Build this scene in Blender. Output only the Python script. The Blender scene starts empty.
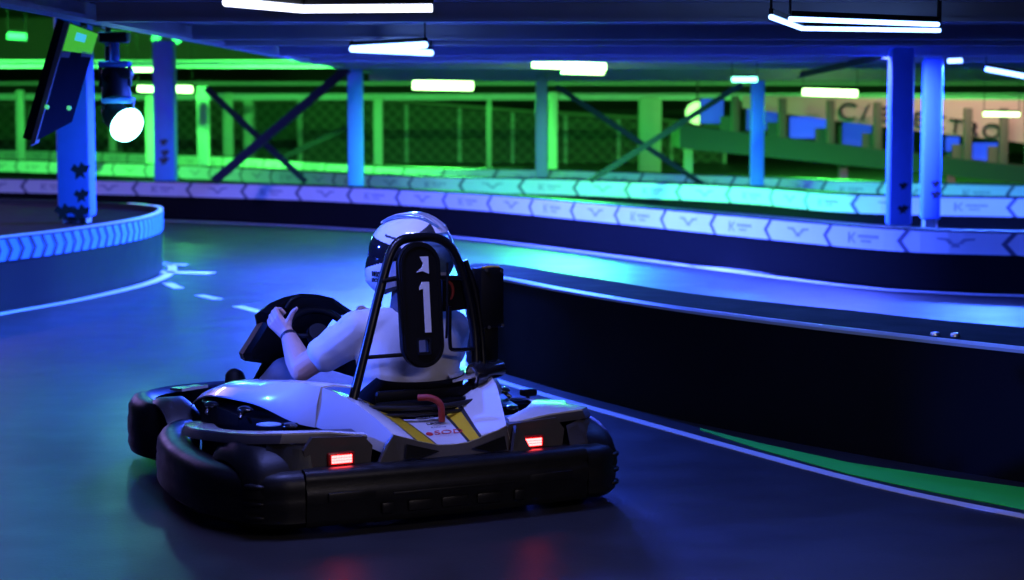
import bpy, bmesh, math, random
from mathutils import Vector, Matrix, Euler
random.seed(4)
C = bpy.context.scene.collection
PI = math.pi
# ---------------------------------------------------------------- camera frame
F = 2050.0; PITCH = math.atan(190/F); H = 1.55
FW = Vector((0, math.cos(PITCH), -math.sin(PITCH))); UP = Vector((0, math.sin(PITCH), math.cos(PITCH)))
CAM = Vector((0, 0, H))
def ray(px, py): return FW*F + Vector((1, 0, 0))*(px-512) + UP*(290-py)
def atz(px, py, z=0.0):            # point at height z seen there
    d = ray(px, py); return CAM + d*((z-H)/d.z)
def aty(px, py, Y):                # point at distance Y
    d = ray(px, py); return CAM + d*(Y/d.y)

# ---------------------------------------------------------------- materials
def mat(name, col, rough=0.5, metal=0.0, noise=0.0, nscale=30, bump=0.0, bscale=60, coat=0.0, emis=None, estr=0, spec=0.5, trans=0):
    m = bpy.data.materials.new(name); m.use_nodes = True
    nt = m.node_tree; b = nt.nodes['Principled BSDF']
    b.inputs['Base Color'].default_value = (*col, 1); b.inputs['Roughness'].default_value = rough
    b.inputs['Metallic'].default_value = metal; b.inputs['Coat Weight'].default_value = coat
    b.inputs['Specular IOR Level'].default_value = spec
    if trans: b.inputs['Transmission Weight'].default_value = trans
    tc = nt.nodes.new('ShaderNodeTexCoord')
    if noise:
        n = nt.nodes.new('ShaderNodeTexNoise'); n.inputs['Scale'].default_value = nscale; n.inputs['Detail'].default_value = 6
        nt.links.new(tc.outputs['Object'], n.inputs['Vector'])
        mx = nt.nodes.new('ShaderNodeMix'); mx.data_type = 'RGBA'
        mx.inputs[6].default_value = (*[c*(1-noise) for c in col], 1); mx.inputs[7].default_value = (*[min(1, c*(1+noise)) for c in col], 1)
        nt.links.new(n.outputs['Fac'], mx.inputs[0]); nt.links.new(mx.outputs[2], b.inputs['Base Color'])
        mr = nt.nodes.new('ShaderNodeMapRange'); mr.inputs[3].default_value = max(0.02, rough*(1-noise)); mr.inputs[4].default_value = min(1, rough*(1+noise))
        nt.links.new(n.outputs['Fac'], mr.inputs[0]); nt.links.new(mr.outputs[0], b.inputs['Roughness'])
    if bump:
        n = nt.nodes.new('ShaderNodeTexNoise'); n.inputs['Scale'].default_value = bscale; n.inputs['Detail'].default_value = 8
        nt.links.new(tc.outputs['Object'], n.inputs['Vector'])
        bp = nt.nodes.new('ShaderNodeBump'); bp.inputs['Strength'].default_value = bump; bp.inputs['Distance'].default_value = 0.01
        nt.links.new(n.outputs['Fac'], bp.inputs['Height']); nt.links.new(bp.outputs['Normal'], b.inputs['Normal'])
    if emis:
        b.inputs['Emission Color'].default_value = (*emis, 1); b.inputs['Emission Strength'].default_value = estr
    return m
M = {
 'asphalt': mat('track_floor_coating', (.030, .030, .031), .40, spec=.3, noise=.25, nscale=3.0, bump=.12, bscale=70),
 'ceiling': mat('steel_deck', (.52, .53, .62), .38, metal=.3, noise=.2, nscale=2),
 'beam': mat('beam_paint', (.50, .51, .60), .5, noise=.15, nscale=4),
 'wall': mat('hall_wall', (.16, .13, .12), .8, noise=.2, nscale=1.5, bump=.1),
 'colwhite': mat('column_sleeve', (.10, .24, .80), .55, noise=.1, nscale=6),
 'colmetal': mat('column_metal', (.35, .36, .38), .45, noise=.1, nscale=6),
 'darkmetal': mat('dark_metal', (.03, .03, .035), .45, metal=.6, noise=.2, nscale=12),
 'brace': mat('brace_paint', (.016, .016, .025), .7, spec=.15, noise=.2, nscale=8),
 'rubber': mat('barrier_rubber', (.007, .007, .008), .9, spec=.04, noise=.3, nscale=5, bump=.1, bscale=25),
 'gloss_pvc': mat('barrier_shiny_panel', (.006, .011, .014), .5, spec=.12, noise=.2, nscale=4),
 'band': mat('band_white', (.72, .72, .76), .5, noise=.06, nscale=5),
 'bandmark': mat('band_print', (.10, .10, .16), .55),
 'bandmark2': mat('band_print_light', (.33, .33, .42), .55),
 'bandblue': mat('band_blue', (.10, .36, .85), .45, noise=.06, nscale=5),
 'banddark': mat('band_arrow_dark', (.012, .03, .07), .5),
 'rim': mat('rim_trim', (.45, .5, .45), .35),
 'linewhite': mat('line_paint', (.72, .72, .74), .55, noise=.1, nscale=20),
 'greenpaint': mat('green_paint', (.04, .9, .06), .5, noise=.1, nscale=10),
 'mesh': mat('lattice', (.05, .06, .045), .7),
 'latticebar': mat('lattice_bar', (.14, .15, .12), .6),
 'plastic': mat('black_bumper_plastic', (.008, .008, .009), .42, spec=.28, noise=.35, nscale=14, bump=.08, bscale=90),
 'plastic2': mat('matte_black_plastic', (.004, .004, .005), .5, spec=.12, noise=.2, nscale=20),
 'greyplastic': mat('grey_housing_plastic', (.06, .055, .06), .45, noise=.15, nscale=18, bump=.06, bscale=100),
 'white': mat('white_bodywork', (.72, .72, .76), .22, coat=.6, noise=.04, nscale=6),
 'yellow': mat('yellow_graphic', (.78, .52, .02), .3, coat=.5),
 'blackgl': mat('black_gloss', (.01, .01, .012), .15, coat=.5),
 'tyre': mat('tyre_rubber', (.016, .016, .018), .7, noise=.3, nscale=30, bump=.2, bscale=60),
 'rimmetal': mat('wheel_rim_metal', (.4, .4, .42), .3, metal=.9),
 'tube': mat('black_powdercoat_tube', (.004, .004, .005), .3, spec=.3, noise=.15, nscale=20),
 'steel': mat('bright_steel', (.6, .6, .62), .25, metal=1),
 'seat': mat('seat_shell', (.005, .005, .006), .55, spec=.12, noise=.2, nscale=9),
 'red': mat('red_strap', (.32, .025, .015), .6, noise=.1, nscale=30),
 'skin': mat('skin', (.62, .38, .30), .5, noise=.06, nscale=20, bump=.05, bscale=120),
 'shirt': mat('shirt_cotton', (.62, .62, .66), .85, noise=.05, nscale=12, bump=.15, bscale=45),
 'jeans': mat('trousers_denim', (.34, .36, .45), .85, noise=.15, nscale=40, bump=.15, bscale=150),
 'shoe': mat('shoe_black', (.015, .015, .017), .6),
 'helmet': mat('helmet_white', (.78, .76, .80), .14, coat=.8),
 'visor': mat('visor_smoked', (.012, .012, .016), .06, coat=1.0),
 'helmetblue': mat('helmet_iridescent', (.25, .42, .65), .15, metal=.5, coat=.5, noise=.5, nscale=30),
 'ink': mat('print_black', (.02, .02, .025), .5),
 'inkred': mat('print_red', (.6, .03, .03), .4),
 'inkgrey': mat('print_grey', (.2, .2, .26), .5),
 'redlens': mat('tail_lens', (.35, .01, .01), .3),
 'redled': mat('tail_led', (.8, .05, .02), .3, emis=(1, .06, .06), estr=14),
 'wallgreen': mat('far_wall', (.04, .045, .04), .8, noise=.2, nscale=2),
 'banner': mat('banner_cloth', (.62, .52, .46), .8, noise=.05, nscale=3),
 'bluepanel': mat('blue_panel', (.05, .09, .7), .5),
 'screenframe': mat('screen_frame', (.35, .32, .34), .5),
 'screendark': mat('screen_dark', (.01, .015, .03), .15),
}
def emit(name, col, s):
    m = bpy.data.materials.new(name); m.use_nodes = True; nt = m.node_tree
    b = nt.nodes['Principled BSDF']; b.inputs['Base Color'].default_value = (*col, 1)
    b.inputs['Emission Color'].default_value = (*col, 1); b.inputs['Emission Strength'].default_value = s
    return m
BLUE = (.035, .12, 1.0); GREEN = (.07, 1.0, .10); TEAL = (.03, .9, .45); CYAN = (.10, .65, 1.0)
M['e_blue'] = emit('tube_blue', (.22, .42, 1.0), 5.5)
M['e_white'] = emit('tube_lavender', (.75, .8, 1.0), 2.5)
M['e_green'] = emit('tube_green', (.42, 1.0, .30), 9)
M['e_teal'] = emit('tube_teal', (.2, 1.0, .6), 6)
M['e_spot'] = emit('spot_lens', (.3, 1.0, .92), 12)
M['e_small'] = emit('small_led', (.12, .9, .35), .7)
M['e_screen'] = emit('screen_green', (.05, .42, .02), 1.0)
M['e_screen2'] = emit('screen_cyan', (.05, .5, .7), 1.0)
M['e_tvblue'] = emit('screen_blue', (.02, .05, .8), .9)

# ---------------------------------------------------------------- helpers
def empty(name, loc, rz=0, label=None, cat=None, group=None):
    o = bpy.data.objects.new(name, None); C.objects.link(o); o.location = loc; o.rotation_euler = (0, 0, rz)
    o.empty_display_size = .1
    tag(o, label, cat, group); return o
def tag(o, label=None, cat=None, group=None, kind=None):
    if label: o['label'] = label
    if cat: o['category'] = cat
    if group: o['group'] = group
    if kind: o['kind'] = kind
    return o
class MB:
    """collects geometry for one mesh; off = origin subtracted from every vertex"""
    def __init__(s, off=(0, 0, 0)): s.v = []; s.f = []; s.m = []; s.off = Vector(off)
    def add(s, vs, fs, mi=0):
        b = len(s.v); s.v += [Vector(v) for v in vs]
        for i, f in enumerate(fs): s.f.append([b+j for j in f]); s.m.append(mi[i] if isinstance(mi, list) else mi)
        return s
    def box(s, c, d, rot=None, mi=0, bev=0):
        c = Vector(c); h = [x/2 for x in d]
        vs = [Vector((x*h[0], y*h[1], z*h[2])) for x in (-1, 1) for y in (-1, 1) for z in (-1, 1)]
        fs = [(0, 1, 3, 2), (4, 6, 7, 5), (0, 4, 5, 1), (2, 3, 7, 6), (0, 2, 6, 4), (1, 5, 7, 3)]
        if bev:
            bm = bmesh.new(); bv = [bm.verts.new(v) for v in vs]
            for f in fs: bm.faces.new([bv[i] for i in f])
            bmesh.ops.bevel(bm, geom=list(bm.edges), offset=bev, segments=2, affect='EDGES', profile=.5)
            bm.verts.index_update(); vs = [v.co.copy() for v in bm.verts]; fs = [[v.index for v in f.verts] for f in bm.faces]; bm.free()
        if rot is not None: vs = [rot @ v for v in vs]
        return s.add([c+v for v in vs], fs, mi)
    def tube(s, pts, r, n=10, closed=False, mi=0, smooth=0, caps=True):
        pts = [Vector(p) for p in pts]; rr = r if isinstance(r, (list, tuple)) else [r]*len(pts)
        if smooth: pts, rr = cr(pts, rr, smooth, closed)
        N = len(pts); vs = []; fs = []; prev = None
        for i, p in enumerate(pts):
            a = pts[i-1] if (i > 0 or closed) else p; b = pts[(i+1) % N] if (i < N-1 or closed) else p
            t = (b-a).normalized()
            if prev is None:
                ref = Vector((0, 0, 1)) if abs(t.z) < .9 else Vector((1, 0, 0)); x = t.cross(ref).normalized()
            else: x = (prev - t*prev.dot(t)).normalized()
            prev = x; y = t.cross(x)
            for k in range(n): an = 2*PI*k/n; vs.append(p + (x*math.cos(an)+y*math.sin(an))*rr[i])
        for i in range(N if closed else N-1):
            j = (i+1) % N
            for k in range(n): fs.append((i*n+k, i*n+(k+1) % n, j*n+(k+1) % n, j*n+k))
        if not closed and caps: fs.append(tuple(range(n))[::-1]); fs.append(tuple((N-1)*n+k for k in range(n)))
        return s.add(vs, fs, mi)
    def prism(s, poly, z0, z1, mi=0):          # polygon in xy
        n = len(poly); vs = [(p[0], p[1], z0) for p in poly]+[(p[0], p[1], z1) for p in poly]
        fs = [tuple(range(n))[::-1], tuple(range(n, 2*n))]+[(i, (i+1) % n, n+(i+1) % n, n+i) for i in range(n)]
        return s.add(vs, fs, mi)
    def slab(s, poly, t, mi=0):                # any 3D polygon given thickness along its normal, t downwards
        poly = [Vector(p) for p in poly]; n = len(poly); nm = Vector()
        for i in range(n): nm += poly[i].cross(poly[(i+1) % n])
        nm.normalize(); vs = poly+[p-nm*t for p in poly]
        fs = [tuple(range(n)), tuple(range(n, 2*n))[::-1]]+[((i+1) % n, i, n+i, n+(i+1) % n) for i in range(n)]
        return s.add(vs, fs, mi)
    def grid(s, rows, t=0, mi=0, flip=False):  # rows of points; mi may be list per column
        R = len(rows); K = len(rows[0]); vs = [Vector(p) for r in rows for p in r]; fs = []; ms = []
        for i in range(R-1):
            for k in range(K-1):
                q = (i*K+k, i*K+k+1, (i+1)*K+k+1, (i+1)*K+k); fs.append(q[::-1] if flip else q); ms.append(mi[k] if isinstance(mi, list) else mi)
        if t:
            b = len(vs); vs += [v-Vector((0, 0, t)) for v in vs[:b]]
            for q, m_ in list(zip(fs, ms)): fs.append(tuple(b+j for j in q)[::-1]); ms.append(m_)
            edge = [i for i in range(K)]+[i*K+K-1 for i in range(1, R)]+[(R-1)*K+k for k in range(K-2, -1, -1)]+[i*K for i in range(R-2, 0, -1)]
            for a, c in zip(edge, edge[1:]+edge[:1]): fs.append((a, c, b+c, b+a)); ms.append(0)
        return s.add(vs, fs, ms)
    def ellipsoid(s, c, r, rot=None, seg=20, ring=12, mi=0):
        vs = []; fs = []
        for i in range(ring+1):
            th = PI*i/ring
            for k in range(seg):
                a = 2*PI*k/seg; v = Vector((r[0]*math.sin(th)*math.cos(a), r[1]*math.sin(th)*math.sin(a), r[2]*math.cos(th)))
                if rot is not None: v = rot @ v
                vs.append(Vector(c)+v)
        for i in range(ring):
            for k in range(seg): fs.append((i*seg+k, (i+1)*seg+k, (i+1)*seg+(k+1) % seg, i*seg+(k+1) % seg))
        return s.add(vs, fs, mi)
    def lathe(s, prof, c, axis, n=28, mi=0):    # prof [(r, h)] around axis
        ax = Vector(axis).normalized(); ref = Vector((0, 0, 1)) if abs(ax.z) < .9 else Vector((1, 0, 0))
        x = ax.cross(ref).normalized(); y = ax.cross(x); vs = []; fs = []; P = len(prof)
        for r, h in prof:
            for k in range(n): a = 2*PI*k/n; vs.append(Vector(c)+ax*h+(x*math.cos(a)+y*math.sin(a))*max(r, .0005))
        for i in range(P-1):
            for k in range(n): fs.append((i*n+k, i*n+(k+1) % n, (i+1)*n+(k+1) % n, (i+1)*n+k))
        return s.add(vs, fs, mi)
    def build(s, name, mats, parent=None, smooth=None, weld=True):
        me = bpy.data.meshes.new(name); me.from_pydata([tuple(v-s.off) for v in s.v], [], s.f)
        if not isinstance(mats, (list, tuple)): mats = [mats]
        for m_ in mats: me.materials.append(m_)
        for i, p in enumerate(me.polygons): p.material_index = s.m[i]
        bm = bmesh.new(); bm.from_mesh(me)
        if weld: bmesh.ops.remove_doubles(bm, verts=bm.verts, dist=.00015)
        bmesh.ops.recalc_face_normals(bm, faces=bm.faces); bm.to_mesh(me); bm.free()
        o = bpy.data.objects.new(name, me); C.objects.link(o)
        if parent: o.parent = parent
        if smooth is not None: sm(me, smooth)
        return o
def sm(me, ang=40):
    for p in me.polygons: p.use_smooth = True
    me.set_sharp_from_angle(angle=math.radians(ang))
def cr(pts, rr, k, closed=False):
    out = []; ro = []; N = len(pts)
    for i in range(N if closed else N-1):
        if closed: p0, p1, p2, p3 = pts[i-1], pts[i], pts[(i+1) % N], pts[(i+2) % N]
        else: p0, p1, p2, p3 = pts[max(i-1, 0)], pts[i], pts[i+1], pts[min(i+2, N-1)]
        for j in range(k):
            t = j/k
            out.append(.5*((2*p1)+(p2-p0)*t+(2*p0-5*p1+4*p2-p3)*t*t+(3*p1-p0-3*p2+p3)*t**3))
            ro.append(rr[i]*(1-t)+rr[(i+1) % N]*t)
    if not closed: out.append(pts[-1]); ro.append(rr[-1])
    return out, ro
def sweep(mb, path, prof, k=6, mi=0, scale=None):
    """closed profile [(outward, z)] along xy path; outward = right of travel"""
    pts = [Vector((p[0], p[1], 0)) for p in path]
    if k > 1: pts, _ = cr(pts, [1]*len(pts), k)
    N = len(pts); n = len(prof); vs = []; fs = []
    for i, p in enumerate(pts):
        t = (pts[min(i+1, N-1)]-pts[max(i-1, 0)]).normalized(); nn = Vector((t.y, -t.x, 0))
        sc = scale(i/(N-1)) if scale else (1, 0)
        for (o_, z) in prof: vs.append(p+nn*(o_*sc[0])+Vector((0, 0, z+sc[1])))
    for i in range(N-1):
        for j in range(n): fs.append((i*n+j, i*n+(j+1) % n, (i+1)*n+(j+1) % n, (i+1)*n+j))
    fs.append(tuple(range(n))); fs.append(tuple((N-1)*n+j for j in range(n))[::-1])
    mb.add(vs, fs, mi); return pts
class Path:
    def __init__(s, pts, k=6):
        p = [Vector((q[0], q[1], 0)) for q in pts]; p, _ = cr(p, [1]*len(p), k) if k > 1 else (p, 0); s.p = p; s.s = [0]
        for a, b in zip(p, p[1:]): s.s.append(s.s[-1]+(b-a).length)
        s.L = s.s[-1]
    def at(s, d, out=0, z=0):
        d = max(0, min(s.L-1e-6, d)); i = 0
        while s.s[i+1] < d: i += 1
        a, b = s.p[i], s.p[i+1]; t = (b-a).normalized(); q = a+t*(d-s.s[i]); n = Vector((t.y, -t.x, 0))
        return q+n*out+Vector((0, 0, z))
def text_mesh(txt, size, extr, M4, name, material, parent, shear=0, sx=1):
    cu = bpy.data.curves.new(name, 'FONT'); cu.body = txt; cu.size = size; cu.extrude = extr; cu.align_x = 'CENTER'; cu.align_y = 'CENTER'; cu.shear = shear
    to = bpy.data.objects.new(name, cu); me = bpy.data.meshes.new_from_object(to); bpy.data.objects.remove(to)
    me.transform(M4 @ Matrix.Diagonal((sx, 1, 1, 1))); me.materials.clear(); me.materials.append(material)
    o = bpy.data.objects.new(name, me); C.objects.link(o); o.parent = parent; return o
def frame(o, x, y):   # matrix with text x-axis and y-axis
    x = Vector(x).normalized(); z = x.cross(Vector(y)).normalized(); y = z.cross(x)
    m = Matrix((x, y, z)).transposed().to_4x4(); m.translation = Vector(o); return m
def remeshed(mb, name, material, parent, voxel=.006, smooth_it=4, disp=None):
    o = mb.build(name, material, weld=False)
    r = o.modifiers.new('r', 'REMESH'); r.mode = 'VOXEL'; r.voxel_size = voxel
    s = o.modifiers.new('s', 'SMOOTH'); s.iterations = smooth_it; s.factor = .5
    dg = bpy.context.evaluated_depsgraph_get(); me = bpy.data.meshes.new_from_object(o.evaluated_get(dg))
    bpy.data.objects.remove(o); me.name = name
    if disp:
        for v in me.vertices: v.co = disp(v.co, v.normal)
    if not me.materials: me.materials.append(material)
    for p in me.polygons: p.use_smooth = True
    o = bpy.data.objects.new(name, me); C.objects.link(o); o.parent = parent; return o
def lamp(name, kind, loc, col, power, size=(1, .1), target=None, parent=None, spot=None, blend=.5):
    l = bpy.data.lights.new(name, kind); l.color = col; l.energy = power
    if kind == 'AREA': l.shape = 'RECTANGLE'; l.size = size[0]; l.size_y = size[1]
    elif kind == 'SPOT': l.spot_size = spot; l.spot_blend = blend; l.shadow_soft_size = size[0]
    else: l.shadow_soft_size = size[0]
    o = bpy.data.objects.new(name, l); C.objects.link(o); o.location = loc
    if target is not None: o.rotation_euler = (Vector(target)-Vector(loc)).to_track_quat('-Z', 'Y').to_euler()
    return o

# ================================================================ SETTING
fl = MB(); fl.box((0, 30, -.05), (44, 70, .1)); tag(fl.build('floor', M['asphalt']), kind='structure')
CE = 2.02
# mezzanine underside: ribbed deck, its left edge runs away from the viewer
cl = MB(); X0, X1, Y0, Y1 = -2.08, 12.5, -3.5, 30.0
cl.box(((X0+X1)/2, (Y0+Y1)/2, CE+.12), (X1-X0, Y1-Y0, .12))
y = Y0+.2
while y < Y1-.1:
    cl.prism([(X0, y-.06), (X1, y-.06), (X1, y+.06), (X0, y+.06)], CE, CE+.07); y += .3
tag(cl.build('ceiling', M['ceiling']), kind='structure')
def trim(n, c, d, m='beam', rot=None):
    tag(MB().box(c, d, rot).build('trim_%d' % n, M[m]), kind='structure')
def ibeam(n, a, b, h, w, m='beam'):
    a = Vector(a); b = Vector(b); mb = MB(); d = (b-a); L = d.length; q = d.to_track_quat('X', 'Z').to_matrix(); c = (a+b)/2
    mb.box(c+Vector((0, 0, h/2-.01)), (L, w, .02), q); mb.box(c-Vector((0, 0, h/2-.01)), (L, w, .02), q); mb.box(c, (L, .02, h-.04), q)
    tag(mb.build('trim_%d' % n, M[m]), kind='structure')
ibeam(1, (X0, Y0, CE-.0), (X0, Y1, CE-.0), .17, .12)
ibeam(2, (X0, Y1, CE-.06), (X1, Y1, CE-.06), .26, .14)
for i, yy in enumerate((10.1, 13.1, 14.6, 18.0, 20.7)): ibeam(3+i, (X0+.05, yy, CE-.02), (X1, yy, CE-.02), .14, .1)
ibeam(8, (X0, 25.2, CE-.02), (X1, 25.2, CE-.02), .14, .1)
# back hall shell
tag(MB().box((0, 61, 3), (44, .2, 6.2)).build('wall_back', M['wallgreen']), kind='structure')
tag(MB().box((-21.5, 30, 3), (.2, 62, 6.2)).build('wall_left', M['wall']), kind='structure')
tag(MB().box((21.5, 30, 3), (.2, 62, 6.2)).build('wall_right', M['wallgreen']), kind='structure')
# long green lit beams of the steel hall
for i, (ya, za, zb, h) in enumerate(((33, 2.12, 2.12, .12), (44, 1.62, 1.62, .13), (47, 2.36, 2.36, .1), (55, 3.1, 3.1, .3), (50, 1.95, 1.95, .08))):
    ibeam(9+i, (-16, ya, za), (16, ya, zb), h, .16)
# pale wall panels high behind the left opening
tag(MB().box((-12, 52, 3.05), (13, .15, 1.1)).build('trim_14', M['wall']), kind='structure')
# upper floor slab of the far hall
tag(MB().box((0, 46, 4.6), (40, 30, .2)).build('trim_15', M['beam']), kind='structure')
tag(MB().box((-11, 12, 4.6), (18, 40, .2)).build('trim_16', M['beam']), kind='structure')

# ================================================================ BARRIERS
def band_marks(mb, P, z0, z1, out, spacing, start, kind):
    h = z1-z0; zm = (z0+z1)/2; s = start; i = 0
    def poly(pts, mi=1): 
        vs = [P.at(a, out, zm+b) for a, b in pts]; mb.add(vs, [tuple(range(len(vs)))], mi)
    while s < P.L-.1:
        if s > .2:
            w = .05
            poly([(s-.05, 0), (s+.03, h*.5), (s+.03+w, h*.5), (s-.05+w, 0)]); poly([(s-.05, 0), (s-.05+w, 0), (s+.03+w, -h*.5), (s+.03, -h*.5)])
            c = s+spacing/2+.03
            if kind == 'logo' and c < P.L-.5:
                if i % 2 == 0:     # spread-wing mark
                    poly([(c-.16, .042), (c-.06, .040), (c-.02, .0), (c-.05, -.012), (c-.08, .018), (c-.15, .026)], 2)
                    poly([(c-.03, .0), (c+.03, .0), (c+.035, -.035), (c-.035, -.035)], 2)
                    poly([(c+.16, .042), (c+.15, .026), (c+.08, .018), (c+.05, -.012), (c+.02, .0), (c+.06, .040)], 2)
                else:              # angular k with two lines of lettering
                    poly([(c-.19, .045), (c-.165, .045), (c-.165, -.045), (c-.19, -.045)], 2)
                    poly([(c-.165, .0), (c-.115, .045), (c-.09, .045), (c-.14, .0), (c-.09, -.045), (c-.115, -.045)], 2)
                    for k in range(9): poly([(c-.06+k*.026, .03), (c-.04+k*.026, .03), (c-.04+k*.026, .004), (c-.06+k*.026, .004)], 2)
                    for k in range(6): poly([(c-.03+k*.02, -.014), (c-.015+k*.02, -.014), (c-.015+k*.02, -.034), (c-.03+k*.02, -.034)], 2)
        s += spacing; i += 1
def barrier(px, ztop, label, z0, z1, spacing=.88, start=.3, thick=.28, bandm='band', kind='logo', line=True):
    pts = [atz(a, b, ztop) for a, b in px]; P = Path(pts, 5); root = empty('track_barrier', (pts[0].x, pts[0].y, 0), 0, label, 'barrier')
    off = (pts[0].x, pts[0].y, 0)
    mb = MB(off); sweep(mb, [p for p in P.p], [(0, .01), (0, ztop-.02), (-.02, ztop), (-thick, ztop), (-thick, .01)], 1); mb.build('padding', M['rubber'], root, 30)
    bd = MB(off); n = int(P.L/.12)
    rows = [[P.at(P.L*i/n, .008, z0) for i in range(n+1)], [P.at(P.L*i/n, .008, z1) for i in range(n+1)]]
    bd.grid(rows); rows2 = [[P.at(P.L*i/n, .002, z1) for i in range(n+1)], [P.at(P.L*i/n, .002, z0) for i in range(n+1)]]; bd.grid(rows2)
    band_marks(bd, P, z0, z1, .011, spacing, start, kind)
    bd.build('printed_band', [M[bandm], M['bandmark'], M['bandmark2']], root, weld=False)
    tr = MB(off); sweep(tr, [p for p in P.p], [(.004, ztop-.012), (.004, ztop+.004), (-.02, ztop+.006), (-.03, ztop)], 1); tr.build('edge_trim', M['darkmetal'], root)
    return P
P1 = barrier([(-160, 176), (0, 178.3), (100, 180), (190, 182), (330, 186), (470, 193), (597, 203), (740, 215.6), (890, 227.8), (1024, 232), (1200, 235)], .5,
    'long low black barrier with a lavender-white printed band crossing right behind the driver', .31, .485)
P2 = barrier([(-160, 156), (0, 159.5), (200, 166), (400, 175.5), (560, 179), (740, 186), (850, 194), (1024, 197.6), (1200, 200)], .5,
    'middle barrier with printed band behind the long front one, green turning blue at right', .29, .485, thick=.3)
P3 = barrier([(-160, 147), (0, 149.5), (200, 155.5), (400, 167), (560, 170), (740, 176), (850, 180.6), (1024, 185), (1200, 188)], .5,
    'farthest barrier with green lit white band along the back of the track', .27, .485, thick=.3)

# near island on the right
front = [(468, 271), (500, 276.5), (560, 288), (625, 299), (691, 309), (780, 320.5), (860, 330), (940, 339), (1024, 348), (1140, 360)]
back = [(1180, 341), (1024, 327), (933, 319), (860, 311), (800, 305), (691, 293), (620, 282), (560, 272.5), (520, 266), (490, 263.5), (470, 264)]
fp = [atz(a, b, .55) for a, b in front]; bp = [atz(a, b, .55) for a, b in back]
poly = cr([Vector(p) for p in fp+bp], [1]*len(fp+bp), 4, True)[0]
isl = empty('track_barrier', (fp[0].x, fp[0].y, 0), 0, 'thick matte black barrier curving right beside the white edge line in the foreground', 'barrier')
off = (fp[0].x, fp[0].y, 0)
mb = MB(off); n = len(poly)
cen = sum(poly, Vector())/n
def inset(ps, d):
    out = []
    for i, p in enumerate(ps):
        t = (ps[(i+1) % len(ps)]-ps[i-1]).normalized(); nn = Vector((t.y, -t.x, 0)); out.append(p-nn*d)
    return out
lo = [Vector((p.x, p.y, .0)) for p in poly]; hi = [Vector((p.x, p.y, .535)) for p in poly]; tp = [Vector((p.x, p.y, .55)) for p in inset(poly, .015)]
mb.add(lo+hi+tp, [tuple(range(n))[::-1]]+[(i, (i+1) % n, n+(i+1) % n, n+i) for i in range(n)]+[(n+i, n+(i+1) % n, 2*n+(i+1) % n, 2*n+i) for i in range(n)]+[tuple(range(2*n, 3*n))])
mb.build('padding', M['rubber'], isl, 30)
FP = Path([(p.x, p.y) for p in fp], 5)
mb = MB(off); sweep(mb, [p for p in FP.p], [(.004, .528), (.006, .541), (-.006, .553), (-.018, .553)], 1); mb.build('edge_trim', M['rim'], isl)
for a, b in ((935, 333), (955, 334)):
    mb = MB(off); q = atz(a, b, .56); mb.lathe([(0, .012), (.018, .012), (.022, 0), (.022, -.01)], (q.x, q.y, .552), (0, 0, 1), 12)
    mb.build('bolt', M['steel'], isl, 30)
# left island
frontL = [(-150, 254), (-80, 246.5), (0, 237), (62, 230), (124, 221), (150, 215.5), (161, 210.5)]
backL = [(158, 206.5), (130, 203.5), (90, 201.5), (40, 199.5), (-60, 197), (-150, 196)]
fpL = [atz(a, b, .55) for a, b in frontL]; bpL = [atz(a, b, .55) for a, b in backL]
polyL = cr(fpL+bpL, [1]*20, 5, True)[0]
il = empty('track_barrier', (fpL[2].x, fpL[2].y, 0), 0, 'rounded barrier at the left with blue band of dark arrows around a column', 'barrier')
off = (fpL[2].x, fpL[2].y, 0); n = len(polyL); mb = MB(off)
lo = [Vector((p.x, p.y, 0)) for p in polyL]; hi = [Vector((p.x, p.y, .55)) for p in polyL]; inn = inset(polyL, .05); ih = [Vector((p.x, p.y, .55)) for p in inn]; il_ = [Vector((p.x, p.y, .50)) for p in inn]
mb.add(lo+hi+ih+il_, [(i, (i+1) % n, n+(i+1) % n, n+i) for i in range(n)]+[(n+i, n+(i+1) % n, 2*n+(i+1) % n, 2*n+i) for i in range(n)]+[(2*n+i, 2*n+(i+1) % n, 3*n+(i+1) % n, 3*n+i) for i in range(n)])
mb.build('padding', M['gloss_pvc'], il, 30)
mb = MB(off); mb.add([Vector((p.x, p.y, .50)) for p in inset(polyL, .055)], [tuple(range(n))]); mb.build('top_cover', M['rubber'], il)
PL = Path([(p.x, p.y) for p in (fpL+bpL[:2])], 8)
bd = MB(off); k = int(PL.L/.06)
bd.grid([[PL.at(PL.L*i/k, .010, .37) for i in range(k+1)], [PL.at(PL.L*i/k, .010, .53) for i in range(k+1)]])
s = .1
while s < PL.L-.15:
    w = .05
    bd.add([PL.at(s, .014, .53), PL.at(s+w, .014, .53), PL.at(s+w+.06, .014, .45), PL.at(s+.06, .014, .45)], [(0, 1, 2, 3)], 1)
    bd.add([PL.at(s+.06, .014, .45), PL.at(s+w+.06, .014, .45), PL.at(s+w, .014, .37), PL.at(s, .014, .37)], [(0, 1, 2, 3)], 1)
    s += .155
bd.build('arrow_band', [M['bandblue'], M['banddark']], il, weld=False)
mb = MB(off); sweep(mb, [p for p in PL.p], [(.012, .54), (.012, .556), (-.03, .556), (-.03, .54)], 1); mb.build('edge_trim', M['rim'], il)

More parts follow.
